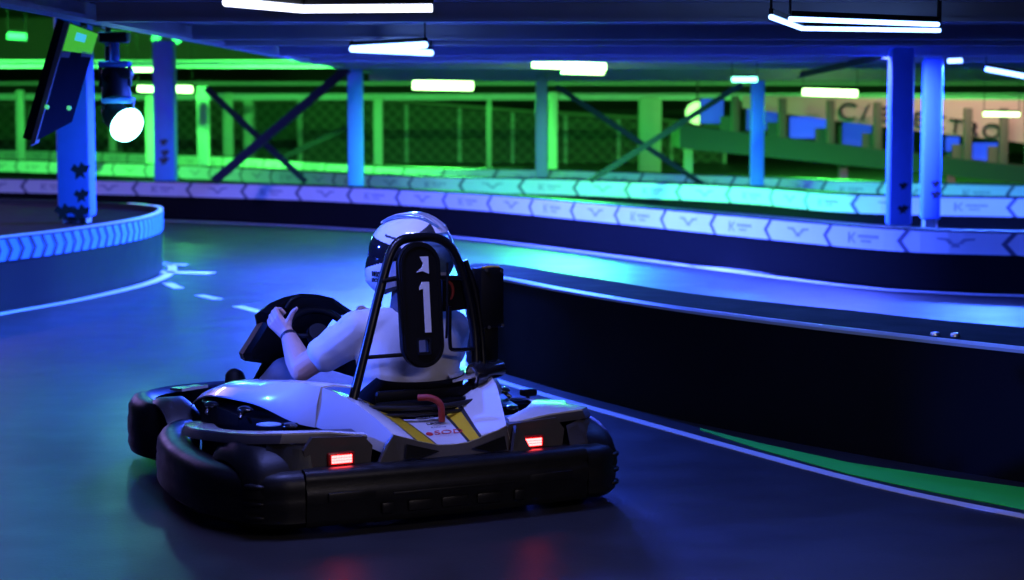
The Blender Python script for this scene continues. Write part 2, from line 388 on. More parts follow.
# painted lines on the floor
def line(path, w, label, name='painted_line', m='linewhite', z=.004, group=None, cat='floor marking', k=5):
    pts = [Vector((p[0], p[1], 0)) for p in path]; P = Path(pts, k); n = max(1, int(P.L/.15)); o = pts[0]
    mb = MB(o); mb.grid([[P.at(P.L*i/n, w/2, z) for i in range(n+1)], [P.at(P.L*i/n, -w/2, z) for i in range(n+1)]], t=.003)
    e = mb.build(name, M[m]); e.location = o; tag(e, label, cat, group); return e
line([atz(a, b) for a, b in ((470, 373), (487, 378), (540, 394), (600, 411), (740, 450), (880, 487), (1024, 517), (1150, 540))], .062, 'white edge line sweeping along the foot of the black foreground barrier')
ga = [(700, 428), (760, 443), (850, 462.5), (940, 476), (1024, 487.5), (1150, 503)]; gb = [(700, 429.5), (760, 449), (850, 474), (940, 493), (1024, 509), (1150, 531)]
ra = [atz(a, b, .004) for a, b in ga]; rb = [atz(a, b, .004) for a, b in gb]
mb = MB(ra[0]); mb.grid([rb, ra], t=.003); o = mb.build('green_runoff_strip', M['greenpaint']); o.location = ra[0]; tag(o, 'narrow green painted wedge between the foreground barrier and its white line', 'floor marking')
line([PL.at(PL.L*i/20*.93, .09) for i in range(21)], .085, 'pale edge line curving around the foot of the arrow banded barrier', k=1)
line([P1.at(P1.L*(.02+.96*i/30), .16) for i in range(31)], .10, 'lavender edge line along the foot of the long printed barrier', k=1)
for (a, b), (c, d), l in (((167.5, 283.5), (179, 288.7), 'short white dash touching the end of the curved edge line'), ((199, 295.3), (218, 299.8), 'second white lane dash from the curved edge line'), ((238, 306.5), (264, 313.5), 'white lane dash nearest the black steering shroud')):
    line([atz(a, b), atz(c, d)], .09, l, 'lane_dash', group='white lane dashes', k=1)
line([atz(158, 272), atz(211, 273.5)], .20, 'pale bar painted across the track beside the rounded left barrier', k=1, name='track_bar')
line([atz(158, 264.5), atz(186, 265)], .14, 'small bluish bar just beyond the pale painted bar', k=1, name='track_bar')
line([atz(690, 266), atz(800, 276), atz(930, 287), atz(1024, 293.5), atz(1150, 300)], .1, 'second pale line on the far lane at the right edge', k=3)

# ================================================================ COLUMNS
def column(px, w, Y, ytop, ybase, label, m='colwhite', sleeve=True, marks=(), ztop=None, d=None, cap=True):
    X = aty(px, 100, Y).x; W = w*Y/2050; zt = aty(px, ytop, Y).z if ztop is None else ztop; zb = max(0, aty(px, ybase, Y).z) if ybase else 0
    root = empty('steel_column', (X, Y, 0), 0, label, 'column'); off = (0, 0, 0)
    mb = MB(); t = .012; r = W*.36
    # H-section core
    for sx in (-1, 1): mb.box((sx*(r-t/2), 0, zt/2), (t, 2*r, zt))
    mb.box((0, 0, zt/2), (2*r, t, zt)); mb.build('steel_core', M['colmetal'], root)
    mb = MB(); mb.box((0, 0, .01), (W*1.15, W*1.15, .02)); mb.build('base_plate', M['darkmetal'], root)
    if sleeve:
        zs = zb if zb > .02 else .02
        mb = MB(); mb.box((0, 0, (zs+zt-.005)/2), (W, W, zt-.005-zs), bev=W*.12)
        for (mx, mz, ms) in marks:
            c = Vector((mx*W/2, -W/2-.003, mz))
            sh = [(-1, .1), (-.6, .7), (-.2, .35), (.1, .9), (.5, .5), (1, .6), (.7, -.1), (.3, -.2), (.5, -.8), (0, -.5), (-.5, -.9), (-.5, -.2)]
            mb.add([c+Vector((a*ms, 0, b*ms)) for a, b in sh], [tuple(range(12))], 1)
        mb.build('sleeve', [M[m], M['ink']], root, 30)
    return root
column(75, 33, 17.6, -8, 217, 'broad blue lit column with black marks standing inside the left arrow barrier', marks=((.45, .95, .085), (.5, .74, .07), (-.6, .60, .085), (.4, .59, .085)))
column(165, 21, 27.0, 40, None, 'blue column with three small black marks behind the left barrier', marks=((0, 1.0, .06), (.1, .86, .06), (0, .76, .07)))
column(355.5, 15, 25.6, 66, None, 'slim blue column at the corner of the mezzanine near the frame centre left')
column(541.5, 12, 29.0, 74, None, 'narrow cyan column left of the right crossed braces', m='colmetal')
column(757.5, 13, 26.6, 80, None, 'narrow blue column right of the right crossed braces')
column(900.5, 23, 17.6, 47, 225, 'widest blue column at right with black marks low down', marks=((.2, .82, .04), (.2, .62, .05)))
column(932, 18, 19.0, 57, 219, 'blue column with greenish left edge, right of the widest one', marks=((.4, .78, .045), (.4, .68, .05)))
for px, w, Y, yt, lab in ((20, 8, 40, 90, 'slim green column farthest left in the back hall'), (203, 11, 34, 86, 'green column just right of the paired green tube lights'), (228, 10, 44, 93, 'green column seen behind the left crossed braces, nearest their left foot'),
        (248, 9, 46, 95, 'green column seen through the upper middle of the left crossed braces'), (378, 9, 42, 95, 'teal green column just right of the slim blue corner column'), (553, 9, 38, 92, 'teal column close behind the narrow cyan one'),
        (650, 22, 42, 97, 'wide teal column between the arms of the right crossed braces'), (150, 9, 37, 95, 'green column between the glowing spotlight and the marked blue column'), (112, 7, 45, 95, 'thin green column behind the hanging spotlights'),
        (489, 5, 45, 95, 'thin dark green post left of the narrow cyan column')):
    column(px, w, Y, yt, None, lab, m='colmetal', d=1)
# crossed braces
def brace(a, b, Y, r, label, Yb=None):
    A = aty(*a, Y); B = aty(*b, Yb or Y); mb = MB(A); d = (B-A); q = d.to_track_quat('X', 'Z').to_matrix()
    L = d.length; c = (A+B)/2; mb.box(c, (L, .012, 2*r), q); mb.box(c+q @ Vector((0, r*.6, -r+.006)), (L, r*1.2, .012), q)
    o = mb.build('diagonal_brace', M['brace']); o.location = A; tag(o, label, 'brace', 'crossed steel braces')
brace((348, 68), (214, 181), 25.2, .055, 'dark diagonal brace falling left from the slim blue corner column')
brace((206, 88), (306, 182), 26.4, .04, 'dark diagonal brace falling right from the green column near paired lights')
brace((346, 128), (282, 158), 34, .045, 'short faint brace crossing behind the left pair')
brace((556, 86), (705, 186), 27.6, .035, 'dark brace falling right from beside the narrow cyan column')
brace((742, 84), (590, 181), 25.5, .035, 'dark brace falling left from the narrow blue column')
brace((888, 55), (800, 75), 18.5, .035, 'green lit brace under the deck running left from the widest blue column', 24)

# ================================================================ LIGHTS
def tubes(name, segs, z, m, r, label, col=None, power=0, cat='light', group=None, Yfix=None, down=None):
    P = [[(aty(*q, Yfix) if Yfix else atz(*q, z)) for q in s] for s in segs]
    c = P[0][0]; root = empty(name, c, 0, label, cat, group)
    mb = MB(c)
    for s in P: mb.tube(s, r, 10)
    mb.build('diffuser', M[m], root, 40)
    mb = MB(c)
    for s in P:
        for a, b in zip(s, s[1:]):
            d = b-a; q = d.to_track_quat('X', 'Z').to_matrix(); mb.box((a+b)/2+Vector((0, 0, r+.012)), (d.length, r*1.6, .022), q)
    mb.build('housing', M['darkmetal'], root)
    for s in P:
        for q in (s[0], s[-1]):
            mb = MB(c)
            top = CE+.03 if (q.y < 30 and q.x > X0) else 4.5
            mb.tube([(q.x, q.y, q.z+r), (q.x, q.y, top)], .006, 6)
            mb.build('hanger', M['darkmetal'], root)
    if power:
        for s in P:
            for a, b in zip(s, s[1:]):
                m_ = (a+b)/2-Vector((0, 0, r+.01)); L = (b-a).length
                l = lamp('tube_glow', 'AREA', m_, col, power*L, (L, min(.06, r*1.7)), m_-Vector((0, 0, 1)))
                d = (b-a); l.rotation_euler = (0, 0, math.atan2(d.y, d.x)); l.parent = root; l.matrix_parent_inverse = Matrix.Translation(-Vector(c))
    return root
tubes('led_frame_light', [[(226, 2), (302, 9), (432, 8)]], 1.88, 'e_white', .016, 'long white angled tube light at the top edge left of centre', (.20, .24, 1), 28)
tubes('led_frame_light', [[(352, 49), (425, 45)], [(352, 49), (431, 53)]], 1.88, 'e_blue', .022, 'pointed pair of bright bluish tubes above the slim blue corner column', (.03, .09, 1), 380)
tubes('led_frame_light', [[(771, 17), (802, 28.5), (940, 30.5)], [(790, 19), (938, 24.5)]], 1.88, 'e_blue', .011, 'large kinked blue-white frame light at upper right', BLUE, 6)
tubes('led_frame_light', [[(986, 69), (1040, 79)], [(948, 61), (962, 60.5)]], 1.9, 'e_blue', .022, 'angled blue-white tube light cut by the right edge', BLUE, 1500, Yfix=19)
tubes('led_tube_light', [[(413, 85), (473, 86)]], 1.9, 'e_green', .075, 'single bright green-white tube light right of the slim blue corner column', GREEN, 1500, Yfix=34)
tubes('led_tube_light', [[(532, 64), (606, 67)], [(562, 70), (604, 71)]], 1.9, 'e_green', .045, 'doubled bright green-white tube light over the narrow cyan column', GREEN, 700, Yfix=24.0)
tubes('led_tube_light', [[(803, 92), (857, 93.5)]], 1.9, 'e_green', .05, 'green-white tube light left of the widest blue column', GREEN, 900, Yfix=29)
tubes('led_tube_light', [[(732, 79.5), (757, 79.5)]], 1.9, 'e_teal', .03, 'short teal tube light at the head of the narrow blue column', TEAL, 60, Yfix=24)
tubes('led_tube_light', [[(127, 69), (156, 69)]], 1.9, 'e_green', .045, 'upper of three small green-white tubes left of the marked blue column', GREEN, 380, Yfix=34)
tubes('led_tube_light', [[(138, 88.5), (158, 89.5)]], 1.9, 'e_green', .05, 'small green-white tube against the left side of the marked blue column', GREEN, 380, Yfix=35)
tubes('led_tube_light', [[(174, 89), (192, 89.5)]], 1.9, 'e_green', .06, 'small green-white tube against the right side of the marked blue column', GREEN, 380, Yfix=36)
tubes('led_tube_light', [[(984, 114), (1019, 114.5)]], 1.9, 'e_green', .03, 'thin pale green tube in front of the lettered banner at right', GREEN, 60, Yfix=30)
for (a, b, r, lab) in ((120, 35.5, 9, 'dim green oval lamp above the hanging spotlights'), (17, 36, 9, 'dim green oval lamp at the far upper left')):
    tubes('led_tube_light', [[(a-r, b), (a+r, b+1)]], 1.9, 'e_small', .06, lab, Yfix=34)
for (a, b, lab) in ((156, 39, 'left of two tiny round green lamps above the marked column'), (177, 39.5, 'right and brighter of two tiny round green lamps')):
    c = aty(a, b, 34); root = empty('round_lamp', c, 0, lab, 'light', 'tiny round green lamps')
    MB(c).ellipsoid(c, (.075, .05, .075)).build('lens', M['e_small'], root, 60); MB(c).lathe([(.085, 0), (.09, .05), (.05, .12), (0, .13)], c, (0, 1, .2)).build('shell', M['darkmetal'], root, 30); MB(c).tube([c+Vector((0, .08, .05)), (c.x, c.y+.08, 4.5)], .015).build('hanger', M['darkmetal'], root)
# pale green flood lamp seen right of the wide teal column
c = aty(698, 113, 40); root = empty('flood_lamp', c, 0, 'round pale green flood lamp right of the wide teal column', 'light')
MB(c).ellipsoid(c, (.24, .1, .22)).build('lens', emit('flood_lens', (.35, .9, .25), 2.2), root, 60)
MB(c).lathe([(.26, 0), (.27, .1), (.12, .25), (0, .26)], c, (0, 1, .15)).build('shell', M['darkmetal'], root, 30)
MB(c).tube([c+Vector((0, .15, 0)), (c.x, c.y+.15, 4.5)], .02).build('hanger', M['darkmetal'], root)

# extra lamps, all out of sight; some added just for their light
def strip(x, y, z, L, ang, col, power, label, m='e_white', W=.07, tilt=0, aim=None):
    root = empty('led_tube_light', (x, y, z), ang, label, 'light', 'ceiling tubes beyond the frame'); mb = MB()
    mb.tube([(-L/2, 0, 0), (L/2, 0, 0)], .02, 8); mb.build('diffuser', M[m], root, 40)
    MB().box((0, 0, .03), (L, .05, .02)).build('housing', M['darkmetal'], root)
    tp_ = (CE+.03 if (X0 < x and y < 30) else 4.5)-z
    for q_ in (-L*.4, L*.4): MB().tube([(q_, 0, .03), (q_, 0, tp_)], .006, 6).build('hanger', M['darkmetal'], root)
    l = lamp('tube_glow', 'AREA', (0, 0, -.025), col, power, (L, W)); l.parent = root; l.rotation_euler = (tilt, 0, 0)
    if aim:
        l.parent = None; l.location = (x, y, z-.03); l.rotation_euler = (Vector(aim)-l.location).to_track_quat('-Z', 'X').to_euler()
strip(1.3, 4.6, 1.94, 1.4, .3, (.88, .74, .82), 40, 'lavender ceiling tube over the near track, right')
strip(-1.2, 3.6, 1.94, 1.2, .2, (.35, .32, .9), 5, 'lavender ceiling tube over the near track, left')
strip(-7.2, 20.0, 3.0, 2.4, .2, (.42, .28, 1), 500, 'violet tube hung over the far bend, left of view')
for k_, (x, y, z_, p_, a_) in enumerate(((-8.5, 31.5, 3.5, 700, .9), (-2.9, 31.5, 3.5, 1100, .9), (-1, 44, 4.3, 200, 0), (8, 40, 4.3, 600, .3), (-9, 47, 4.3, 50, 0))):  # added unseen tubes that green the back barriers and lattice
    strip(x, y, z_, 2.4, .1*k_, GREEN, p_, ('added green tube high over the back lanes, ' + ('far left', 'left of the deck edge', 'middle', 'right', 'rear left')[k_]), 'e_green', tilt=a_)
strip(-3.4, 14.5, 2.75, 1.6, 1.4, (.03, .36, .85), 75, 'cyan tube in the open hall beside the deck edge')
wl = empty('stage_spotlight', (-4.3, 8.2, 1.75), 0, 'blue wash spotlight in the open hall, left of the view', 'light')
wd = (Vector((-.75, 7.85, .84))-Vector((-4.3, 8.2, 1.75))).normalized(); wc = Vector((-4.3, 8.2, 1.75))
MB(wc).lathe([(0, -.16), (.05, -.16), (.07, -.05), (.085, .0), (.08, -.01)], wc-wd*.02, wd).build('head', M['darkmetal'], wl, 40)
MB(wc).tube([wc-wd*.1, wc-wd*.1+Vector((0, 0, 2.72))], .02).build('hanger', M['darkmetal'], wl, 40)
lamp('spot_beam', 'SPOT', wc+wd*.02, (.025, .09, 1), 1900, (.06,), wc+wd*3, spot=math.radians(22), blend=.7)
strip(-.9, 18.45, 1.972, 1.8, 0, (.04, .09, 1), 2200, 'added blue tube tucked behind a deck beam, over the bend', 'e_blue')  # added tubes, kept out of sight by beams, to turn floor and columns blue
strip(2.6, 18.45, 1.972, 1.8, 0, (.06, .10, 1), 800, 'added blue tube tucked behind a deck beam, over the right lane', 'e_blue')
strip(-.5, 21.2, 1.972, 1.8, 0, (.06, .10, 1), 300, 'added blue tube tucked behind the next deck beam, over the far lane', 'e_blue')
strip(1.8, 25.5, 1.965, 2.4, 0, (.05, .12, 1), 40, 'added blue tube tucked behind the last deck beam', 'e_blue')
strip(8.2, 33.2, 3.3, 3, 0, (1, .62, .5), 110, 'added unseen warm tube hung above the lettered banner', tilt=.6)  # added to warm and brighten the banner cloth
bpy.data.worlds.new('w'); w = bpy.data.worlds['w']; bpy.context.scene.world = w; w.use_nodes = True
w.node_tree.nodes['Background'].inputs[0].default_value = (.03, .04, .12, 1); w.node_tree.nodes['Background'].inputs[1].default_value = .25

# ================================================================ BACK HALL THINGS
# lattice parapet (green-lit netting) in front of the back wall
def lattice(pxs, Y, zb, label):
    root = empty('lattice_fence', (aty(pxs[0][0], 100, Y).x, Y, zb), 0, label, 'fence')
    top = [aty(a, b, Y) for a, b in pxs]; c = Vector(root.location)
    mb = MB(c)
    for a, b in zip(top, top[1:]): mb.tube([a, b], .05, 8)
    mb.build('top_rail', M['latticebar'], root, 40)
    mb = MB(c); x0, x1 = top[0].x, top[-1].x
    def zt(x):
        for a, b in zip(top, top[1:]):
            if a.x <= x <= b.x: return a.z+(b.z-a.z)*(x-a.x)/(b.x-a.x)
        return top[-1].z
    w = .3; x = x0-3
    def clip(x, z, dx, dz):  # walk a bar up until it passes the rail
        t = 0; q = []
        while t < 3.2:
            X = x+dx*t; Z = z+dz*t
            if x0 <= X <= x1 and Z <= zt(X): q.append((X, Z))
            t += .1
        return (q[0], q[-1]) if len(q) > 2 else None
    while x < x1+3:
        for s_ in (-1, 1):
            r = clip(x, zb, s_*1.0, 1.0)
            if r: 
                (a, b), (c_, d) = r; dv = Vector((c_-a, 0, d-b)); q = dv.to_track_quat('X', 'Y').to_matrix()
                mb.box(((a+c_)/2, Y+.01*s_, (b+d)/2), (dv.length, .02, .07), q)
        x += w
    mb.build('netting', M['latticebar'], root)
    n = 8
    for i in range(n+1):
        X = x0+(x1-x0)*i/n; MB(c).box((X, Y+.06, (zb+zt(X))/2), (.08, .08, zt(X)-zb)).build('post', M['colmetal'], root)
    mb = MB(c); mb.slab([(p.x, Y+.15, p.z) for p in top]+[(top[-1].x, Y+.15, zb), (top[0].x, Y+.15, zb)], .03); mb.build('backing_sheet', M['mesh'], root)
lattice([(300, 96), (420, 103), (530, 112), (640, 118), (725, 127)], 50, 0.02, 'long lattice fence with sloping top rail in the green back area')
lattice([(-60, 104), (0, 104), (90, 104), (200, 104), (298, 100)], 52, 0.02, 'lattice fence with level top rail behind the left columns')

# ramp bridge at right with posts, banner and blue panels
Y = 35.0
def rp(px, py, dy=0): return aty(px, py, Y+dy)
rt = empty('ramp_bridge', (rp(690, 130).x, Y, 0), 0, 'dark raised ramp sloping down to the right behind the right hand columns', 'bridge'); c0 = Vector(rt.location)
MB(c0).slab([rp(672, 124), rp(860, 147), rp(1060, 170), rp(1060, 186), rp(860, 165), rp(672, 146)], 1.6).build('deck_beam', mat('ramp_paint', (.06, .075, .07), .6), rt)
MB(c0).slab([rp(672, 123, -.05), rp(860, 146, -.05), rp(1060, 169, -.05), rp(1060, 172, -.05), rp(860, 149, -.05), rp(672, 126, -.05)], .06).build('edge_flange', M['darkmetal'], rt)
for px in (692, 760, 850, 960, 1040):
    q = rp(px, 140); MB(c0).box((q.x, Y+.7, (1.1)/2), (.14, .14, 1.1)).build('support', M['colmetal'], rt)
for i, (px, y0, y1) in enumerate(((735, 96, 134), (782, 98, 140), (830, 100, 146), (877, 102, 151), (967, 108, 162), (1003, 108, 164))):
    a = rp(px, y0, -.2); b = rp(px, y1, -.2); r = empty('railing_post', (b.x, Y-.2, b.z), 0, ('green railing post of the ramp, %s' % ('first from the left', 'second from the left', 'third from the left', 'fourth, just left of the widest blue column', 'fifth, between banner letters', 'last, at the right edge')[i]), 'post')
    cb = Vector(r.location); MB(cb).box((b.x, Y-.2, (a.z+b.z)/2), (.14, .1, a.z-b.z), bev=.01).build('upright', M['latticebar'], r, 30)
    MB(cb).prism([(b.x-.24, Y-.14), (b.x-.06, Y-.14), (b.x-.06, Y-.05), (b.x-.24, Y-.05)], b.z+.02, b.z+.3).build('bracket', M['latticebar'], r)
bn = empty('banner', (rp(740, 100).x, Y+.1, rp(740, 100).z), 0, 'pale lettered banner stretched above the ramp at right', 'banner'); cb = Vector(bn.location)
MB(cb).slab([rp(742, 96, .1), rp(742, 108, .1), rp(860, 124, .1), rp(1024, 143, .1), rp(1024, 100, .1)], -.03).build('cloth', M['banner'], bn)
def lettering(t, px, py, size, m='ink'):
    p = rp(px, py, 0); dirx = (rp(1024, 143)-rp(860, 124)).normalized()
    o = text_mesh(t, size, .008, Matrix.Translation(-cb) @ frame(p+Vector((0, .04, 0)), dirx, (0, 0, 1)), 'lettering', M[m], bn, sx=1.15)
lettering('C', 848, 112, .42); lettering('/', 866, 113, .42); lettering('E', 884, 114.5, .36); lettering('L', 902, 117, .36); lettering('E', 919, 120, .36); lettering('C', 938, 123, .36)
lettering('T', 956, 127, .36); lettering('R', 973, 130, .36); lettering('O', 992, 132, .36)
for i, (x0, x1, y0, y1, s) in enumerate(((700, 724, 98, 124, .5), (746, 778, 108, 131, .4), (789, 827, 116, 139, .9), (842, 872, 122, 147, .45), (945, 960, 136, 152, .9), (972, 998, 142, 165, .9))):
    a, b = rp(x0, y0, .3), rp(x1, y1, .3); r = empty('display_panel', ((a.x+b.x)/2, Y+.3, b.z), 0, 'blue glowing panel below the banner, ' + ('left of the first railing post', 'between first and second posts', 'brightest, between second and third posts', 'dim, between third and fourth posts', 'half hidden right of the greenish edged column', 'brightest one near the right edge')[i], 'screen', 'blue panels on the ramp')
    cc = Vector(r.location); MB(cc).box(((a.x+b.x)/2, Y+.33, (a.z+b.z)/2), (b.x-a.x, .05, a.z-b.z)).build('casing', M['darkmetal'], r)
    MB(cc).box(((a.x+b.x)/2, Y+.30, (a.z+b.z)/2), (b.x-a.x-.03, .01, a.z-b.z-.03)).build('screen', emit('panel_blue_%d' % i, (.03, .09, 1), s*.9), r)

# hanging screen at left
YS = 12.0
def sp(px, py, dy=0): return aty(px, py, YS+dy)
sc = empty('hanging_screen', sp(80, 22), 0, 'tilted tall hanging screen with green picture at its top, upper left', 'screen'); cs = Vector(sc.location)
quad = [sp(69, 22), sp(98, 33, .25), sp(72, 122, .25), (sp(34, 142))]
MB(cs).slab(quad[::-1], .09).build('casing', M['screendark'], sc)
MB(cs).slab([sp(64, 22, -.01), sp(69.5, 22, -.01), sp(35, 143, -.01), sp(29.5, 146, -.01)][::-1], .1).build('side_frame', M['screenframe'], sc)
def sub(a, b, c_, d, nm, m, lift=.006):
    def q(s, t): 
        A = quad[0].lerp(quad[1], s); B = quad[3].lerp(quad[2], s); return A.lerp(B, t)
    nrm = (quad[1]-quad[0]).cross(quad[3]-quad[0]).normalized(); nrm = nrm if nrm.y < 0 else -nrm
    MB(cs).slab([q(a, c_)+nrm*lift, q(b, c_)+nrm*lift, q(b, d)+nrm*lift, q(a, d)+nrm*lift][::-1], .003).build(nm, M[m], sc)
sub(.04, .98, .01, .235, 'lit_picture', 'e_screen'); sub(.3, .62, .06, .13, 'lit_picture', 'e_screen2', .010); sub(.03, .3, .24, .29, 'picture_caption', 'screenframe'); sub(.65, .97, .22, .27, 'picture_caption', 'screenframe')
for k, (px, py) in enumerate(((47, 107), (69, 108))):
    q = sp(px, py, -.02); MB(cs).ellipsoid(q, (.014, .01, .014)).build('status_lamp', M['e_small'], sc, 60)
MB(cs).tube([sp(84, 27, .1), sp(82, 8, .15), sp(82, -30, .15)], .02).build('hanger', M['darkmetal'], sc)
MB(cs).box(sp(86, 19, .12), (.22, .1, .05), Euler((0, .3, 0)).to_matrix()).build('mounting_bracket', M['colmetal'], sc)

# two moving head spot lamps hung one above the other
def spotlamp(px, py, label, lit):
    Yp = 13.5; c = aty(px, py, Yp); root = empty('stage_spotlight', c, 0, label, 'light'); k = Yp/2050
    MB(c).tube([c+Vector((0, 0, .0)), c+Vector((0, 0, .14))], .03).build('stem', M['colwhite'], root, 40)
    MB(c).box(c+Vector((0, 0, -.015)), (.20, .14, .04), bev=.012).build('yoke_plate', M['colwhite'], root, 30)
    MB(c).box(c+Vector((0, 0, .16)), (.19, .14, .07), bev=.015).build('base_box', M['darkmetal'], root, 30)
    for s in (-1, 1): MB(c).box(c+Vector((s*.095, 0, -.09)), (.018, .05, .14), bev=.005).build('yoke_arm', M['darkmetal'], root, 30)
    hd = Vector((.55, -.55, -.38)).normalized() if lit else Vector((.1, -.2, -1)).normalized()
    h = c+Vector((.0, 0, -.13))
    MB(c).lathe([(0, -.12), (.06, -.12), (.085, -.06), (.09, .03), (.098, .10), (.094, .115), (.08, .10)], h, hd).build('head', M['darkmetal'], root, 40)
    MB(c).lathe([(0, .122), (.05, .118), (.09, .1)], h, hd).build('lens', M['e_spot'] if lit else M['screendark'], root, 60)
    if lit:
        l = lamp('spot_beam', 'SPOT', h+hd*.14, (.12, .75, .8), 12, (.07,), h+hd*3, spot=1.9, blend=.8); l.parent = root; l.matrix_parent_inverse = Matrix.Translation(-c)
        MB(c).lathe([(.0, .13), (.11, .128), (.118, .10)], h, hd).build('lens_rim', M['e_spot'], root, 40)
spotlamp(115, 62, 'upper spotlight hanging beside the tilted screen, unlit', False)
spotlamp(118, 98, 'lower spotlight with glaring cyan-white lens beside the tilted screen', True)
hs = empty('light_hanger_pole', aty(110, 0, 13.6), 0, 'dark hanging pole that carries the two stage spotlights', 'pole'); ch = Vector(hs.location)
MB(ch).tube([aty(108, -60, 13.62), aty(108, 100, 13.62)], .02).build('pole', M['darkmetal'], hs, 40)
for py in (44, 72, 100): MB(ch).box(aty(112, py, 13.6), (.09, .04, .03)).build('clamp', M['colmetal'], hs)

# ================================================================ KART
KO = Vector((-.22, 7.44, 0)); KA = math.radians(28)
kart = empty('go_kart', KO, KA, 'white, yellow and black number one racing kart with red tail lights', 'kart')
def mir(pts): return [(-p[0],)+tuple(p[1:]) for p in pts]
# local axes: x = right, y = forward, z = up
bprof = [(-.10, .05), (-.06, .03), (-.015, .035), (.0, .06), (-.004, .10), (.006, .115), (.006, .165), (-.004, .18), (0, .20), (-.008, .226), (-.03, .238), (-.09, .238), (-.12, .22)]
mb = MB(); sweep(mb, [(-.575, 0), (-.4, -.012), (-.2, -.02), (0, -.022), (.2, -.02), (.4, -.012), (.575, 0)], bprof, 4)
rb = mb.build('rear_bumper', M['plastic'], kart, 45)
def pad(mb, x, z, w, h, y, d=.012, bev=.006): mb.box((x, y, z), (w, d, h), bev=bev)
mb = MB()
for x in (-.40, .40): pad(mb, x, .14, .2, .035, -.016)
for x, w in ((-.14, .10), (.0, .11), (.14, .10), (-.27, .05), (.27, .05)): pad(mb, x, .085, w, .042, -.020, .02, .009)
pad(mb, 0, .135, .5, .012, -.024)
mb.build('moulded_rib', M['plastic'], rb, 40)
for sgn in (-1, 1):
    path = [(.58, .0), (.66, .012), (.735, .065), (.785, .16), (.835, .33), (.845, .55), (.82, .85), (.75, 1.15), (.655, 1.36), (.60, 1.42)]
    prof = [(-.12, .05), (-.08, .03), (-.02, .035), (0, .055), (-.004, .08), (.001, .095), (.001, .135), (-.004, .148), (.0, .165), (-.004, .20), (-.02, .222), (-.05, .235), (-.10, .235), (-.13, .21)]
    if sgn > 0: pth = path; 
    else: pth = [(-a, b) for a, b in path][::-1]
    mb = MB(); sweep(mb, pth, prof, 6)
    # bumper corner blocks proud of the shell
    sb = mb.build('side_bumper', M['plastic'], kart, 45)
    mb = MB()
    for zz in (.075, .125, .185): mb.ellipsoid((sgn*.74, .085, zz), (.022, .045, .013), Euler((0, 0, -sgn*.6)).to_matrix())
    mb.build('moulded_rib', M['plastic'], sb, 60)
fpth = [(-.60, 1.50), (-.665, 1.60), (-.665, 1.78), (-.60, 1.96), (-.44, 2.09), (-.2, 2.14), (0, 2.15), (.2, 2.14), (.44, 2.09), (.60, 1.96), (.665, 1.78), (.665, 1.60), (.60, 1.50)][::-1]
mb = MB(); sweep(mb, fpth, [(-.10, .05), (-.05, .035), (-.01, .05), (0, .08), (-.004, .11), (.0, .13), (.0, .18), (-.005, .2), (-.005, .24), (-.03, .275), (-.08, .285), (-.12, .26)], 5); mb.build('front_bumper', M['plastic'], kart, 45)
# floor pan, frame tubes, axle
mb = MB(); mb.prism([(-.3, .45), (.3, .45), (.34, 1.3), (.24, 1.85), (-.24, 1.85), (-.34, 1.3)], .045, .055); mb.build('floor_pan', M['darkmetal'], kart)
for sgn in (-1, 1):
    MB().tube([(sgn*.3, .12, .09), (sgn*.32, .6, .075), (sgn*.36, 1.2, .075), (sgn*.25, 1.6, .08), (sgn*.25, 2.0, .12)], .016, smooth=4).build('frame_rail', M['tube'], kart, 60)
MB().tube([(-.6, .30, .14), (.6, .30, .14)], .025, 14).build('rear_axle', M['steel'], kart, 60)
def wheel(x, y, r, w, yaw=0):
    mb = MB(); ax = Euler((0, 0, yaw)).to_matrix() @ Vector((1, 0, 0)); c = Vector((x, y, r))
    mb.lathe([(r*.5, -w/2), (r*.8, -w/2), (r*.95, -w*.44), (r, -w*.33), (r, w*.33), (r*.95, w*.44), (r*.8, w/2), (r*.5, w/2), (r*.5, -w/2)], c, ax, 36)
    t = mb.build('tyre', M['tyre'], kart, 45)
    mb = MB(); mb.lathe([(0, -w*.2), (r*.3, -w*.2), (r*.45, -w*.42), (r*.52, -w*.46), (r*.52, w*.46), (r*.45, w*.42), (r*.3, w*.2), (0, w*.2)], c, ax, 24); mb.build('wheel_rim', M['rimmetal'], t, 40)
wheel(-.61, .30, .14, .19); wheel(.61, .30, .14, .19); wheel(-.53, 1.56, .13, .12, .12); wheel(.53, 1.56, .13, .12, .12)
for sgn in (-1, 1): # inner mud covers over front wheels
    mb = MB(); rows = []
    for i in range(9):
        a = PI*(.06+.88*i/8); rows.append([(sgn*(.47+.15*k/5)-.0, 1.56-math.cos(a)*.19, .15+math.sin(a)*(.155 if 0 < k < 5 else .13)) for k in range(6)])
    mb.grid(rows, t=.008); mb.build('front_wheel_cover', M['greyplastic'], kart, 50)
# rear wheel domes
for sgn in (-1, 1):
    mb = MB(); rows = []
    for i in range(13):
        a = PI*(i/12); rr = []
        for k in range(9):
            b = k/8; ex = math.sin(PI*min(1, max(0, b)))**.35 if 0 < b < 1 else 0
            rr.append((sgn*(.50+.27*b), .30-math.cos(a)*.262*(.75+.25*ex), .15+math.sin(a)**.8*(.185*(.55+.45*ex)) if 0 < i < 12 else .15))
        rows.append(rr)
    mb.grid(rows, t=.006); mb.build('rear_wheel_dome', M['plastic'], kart, 50)

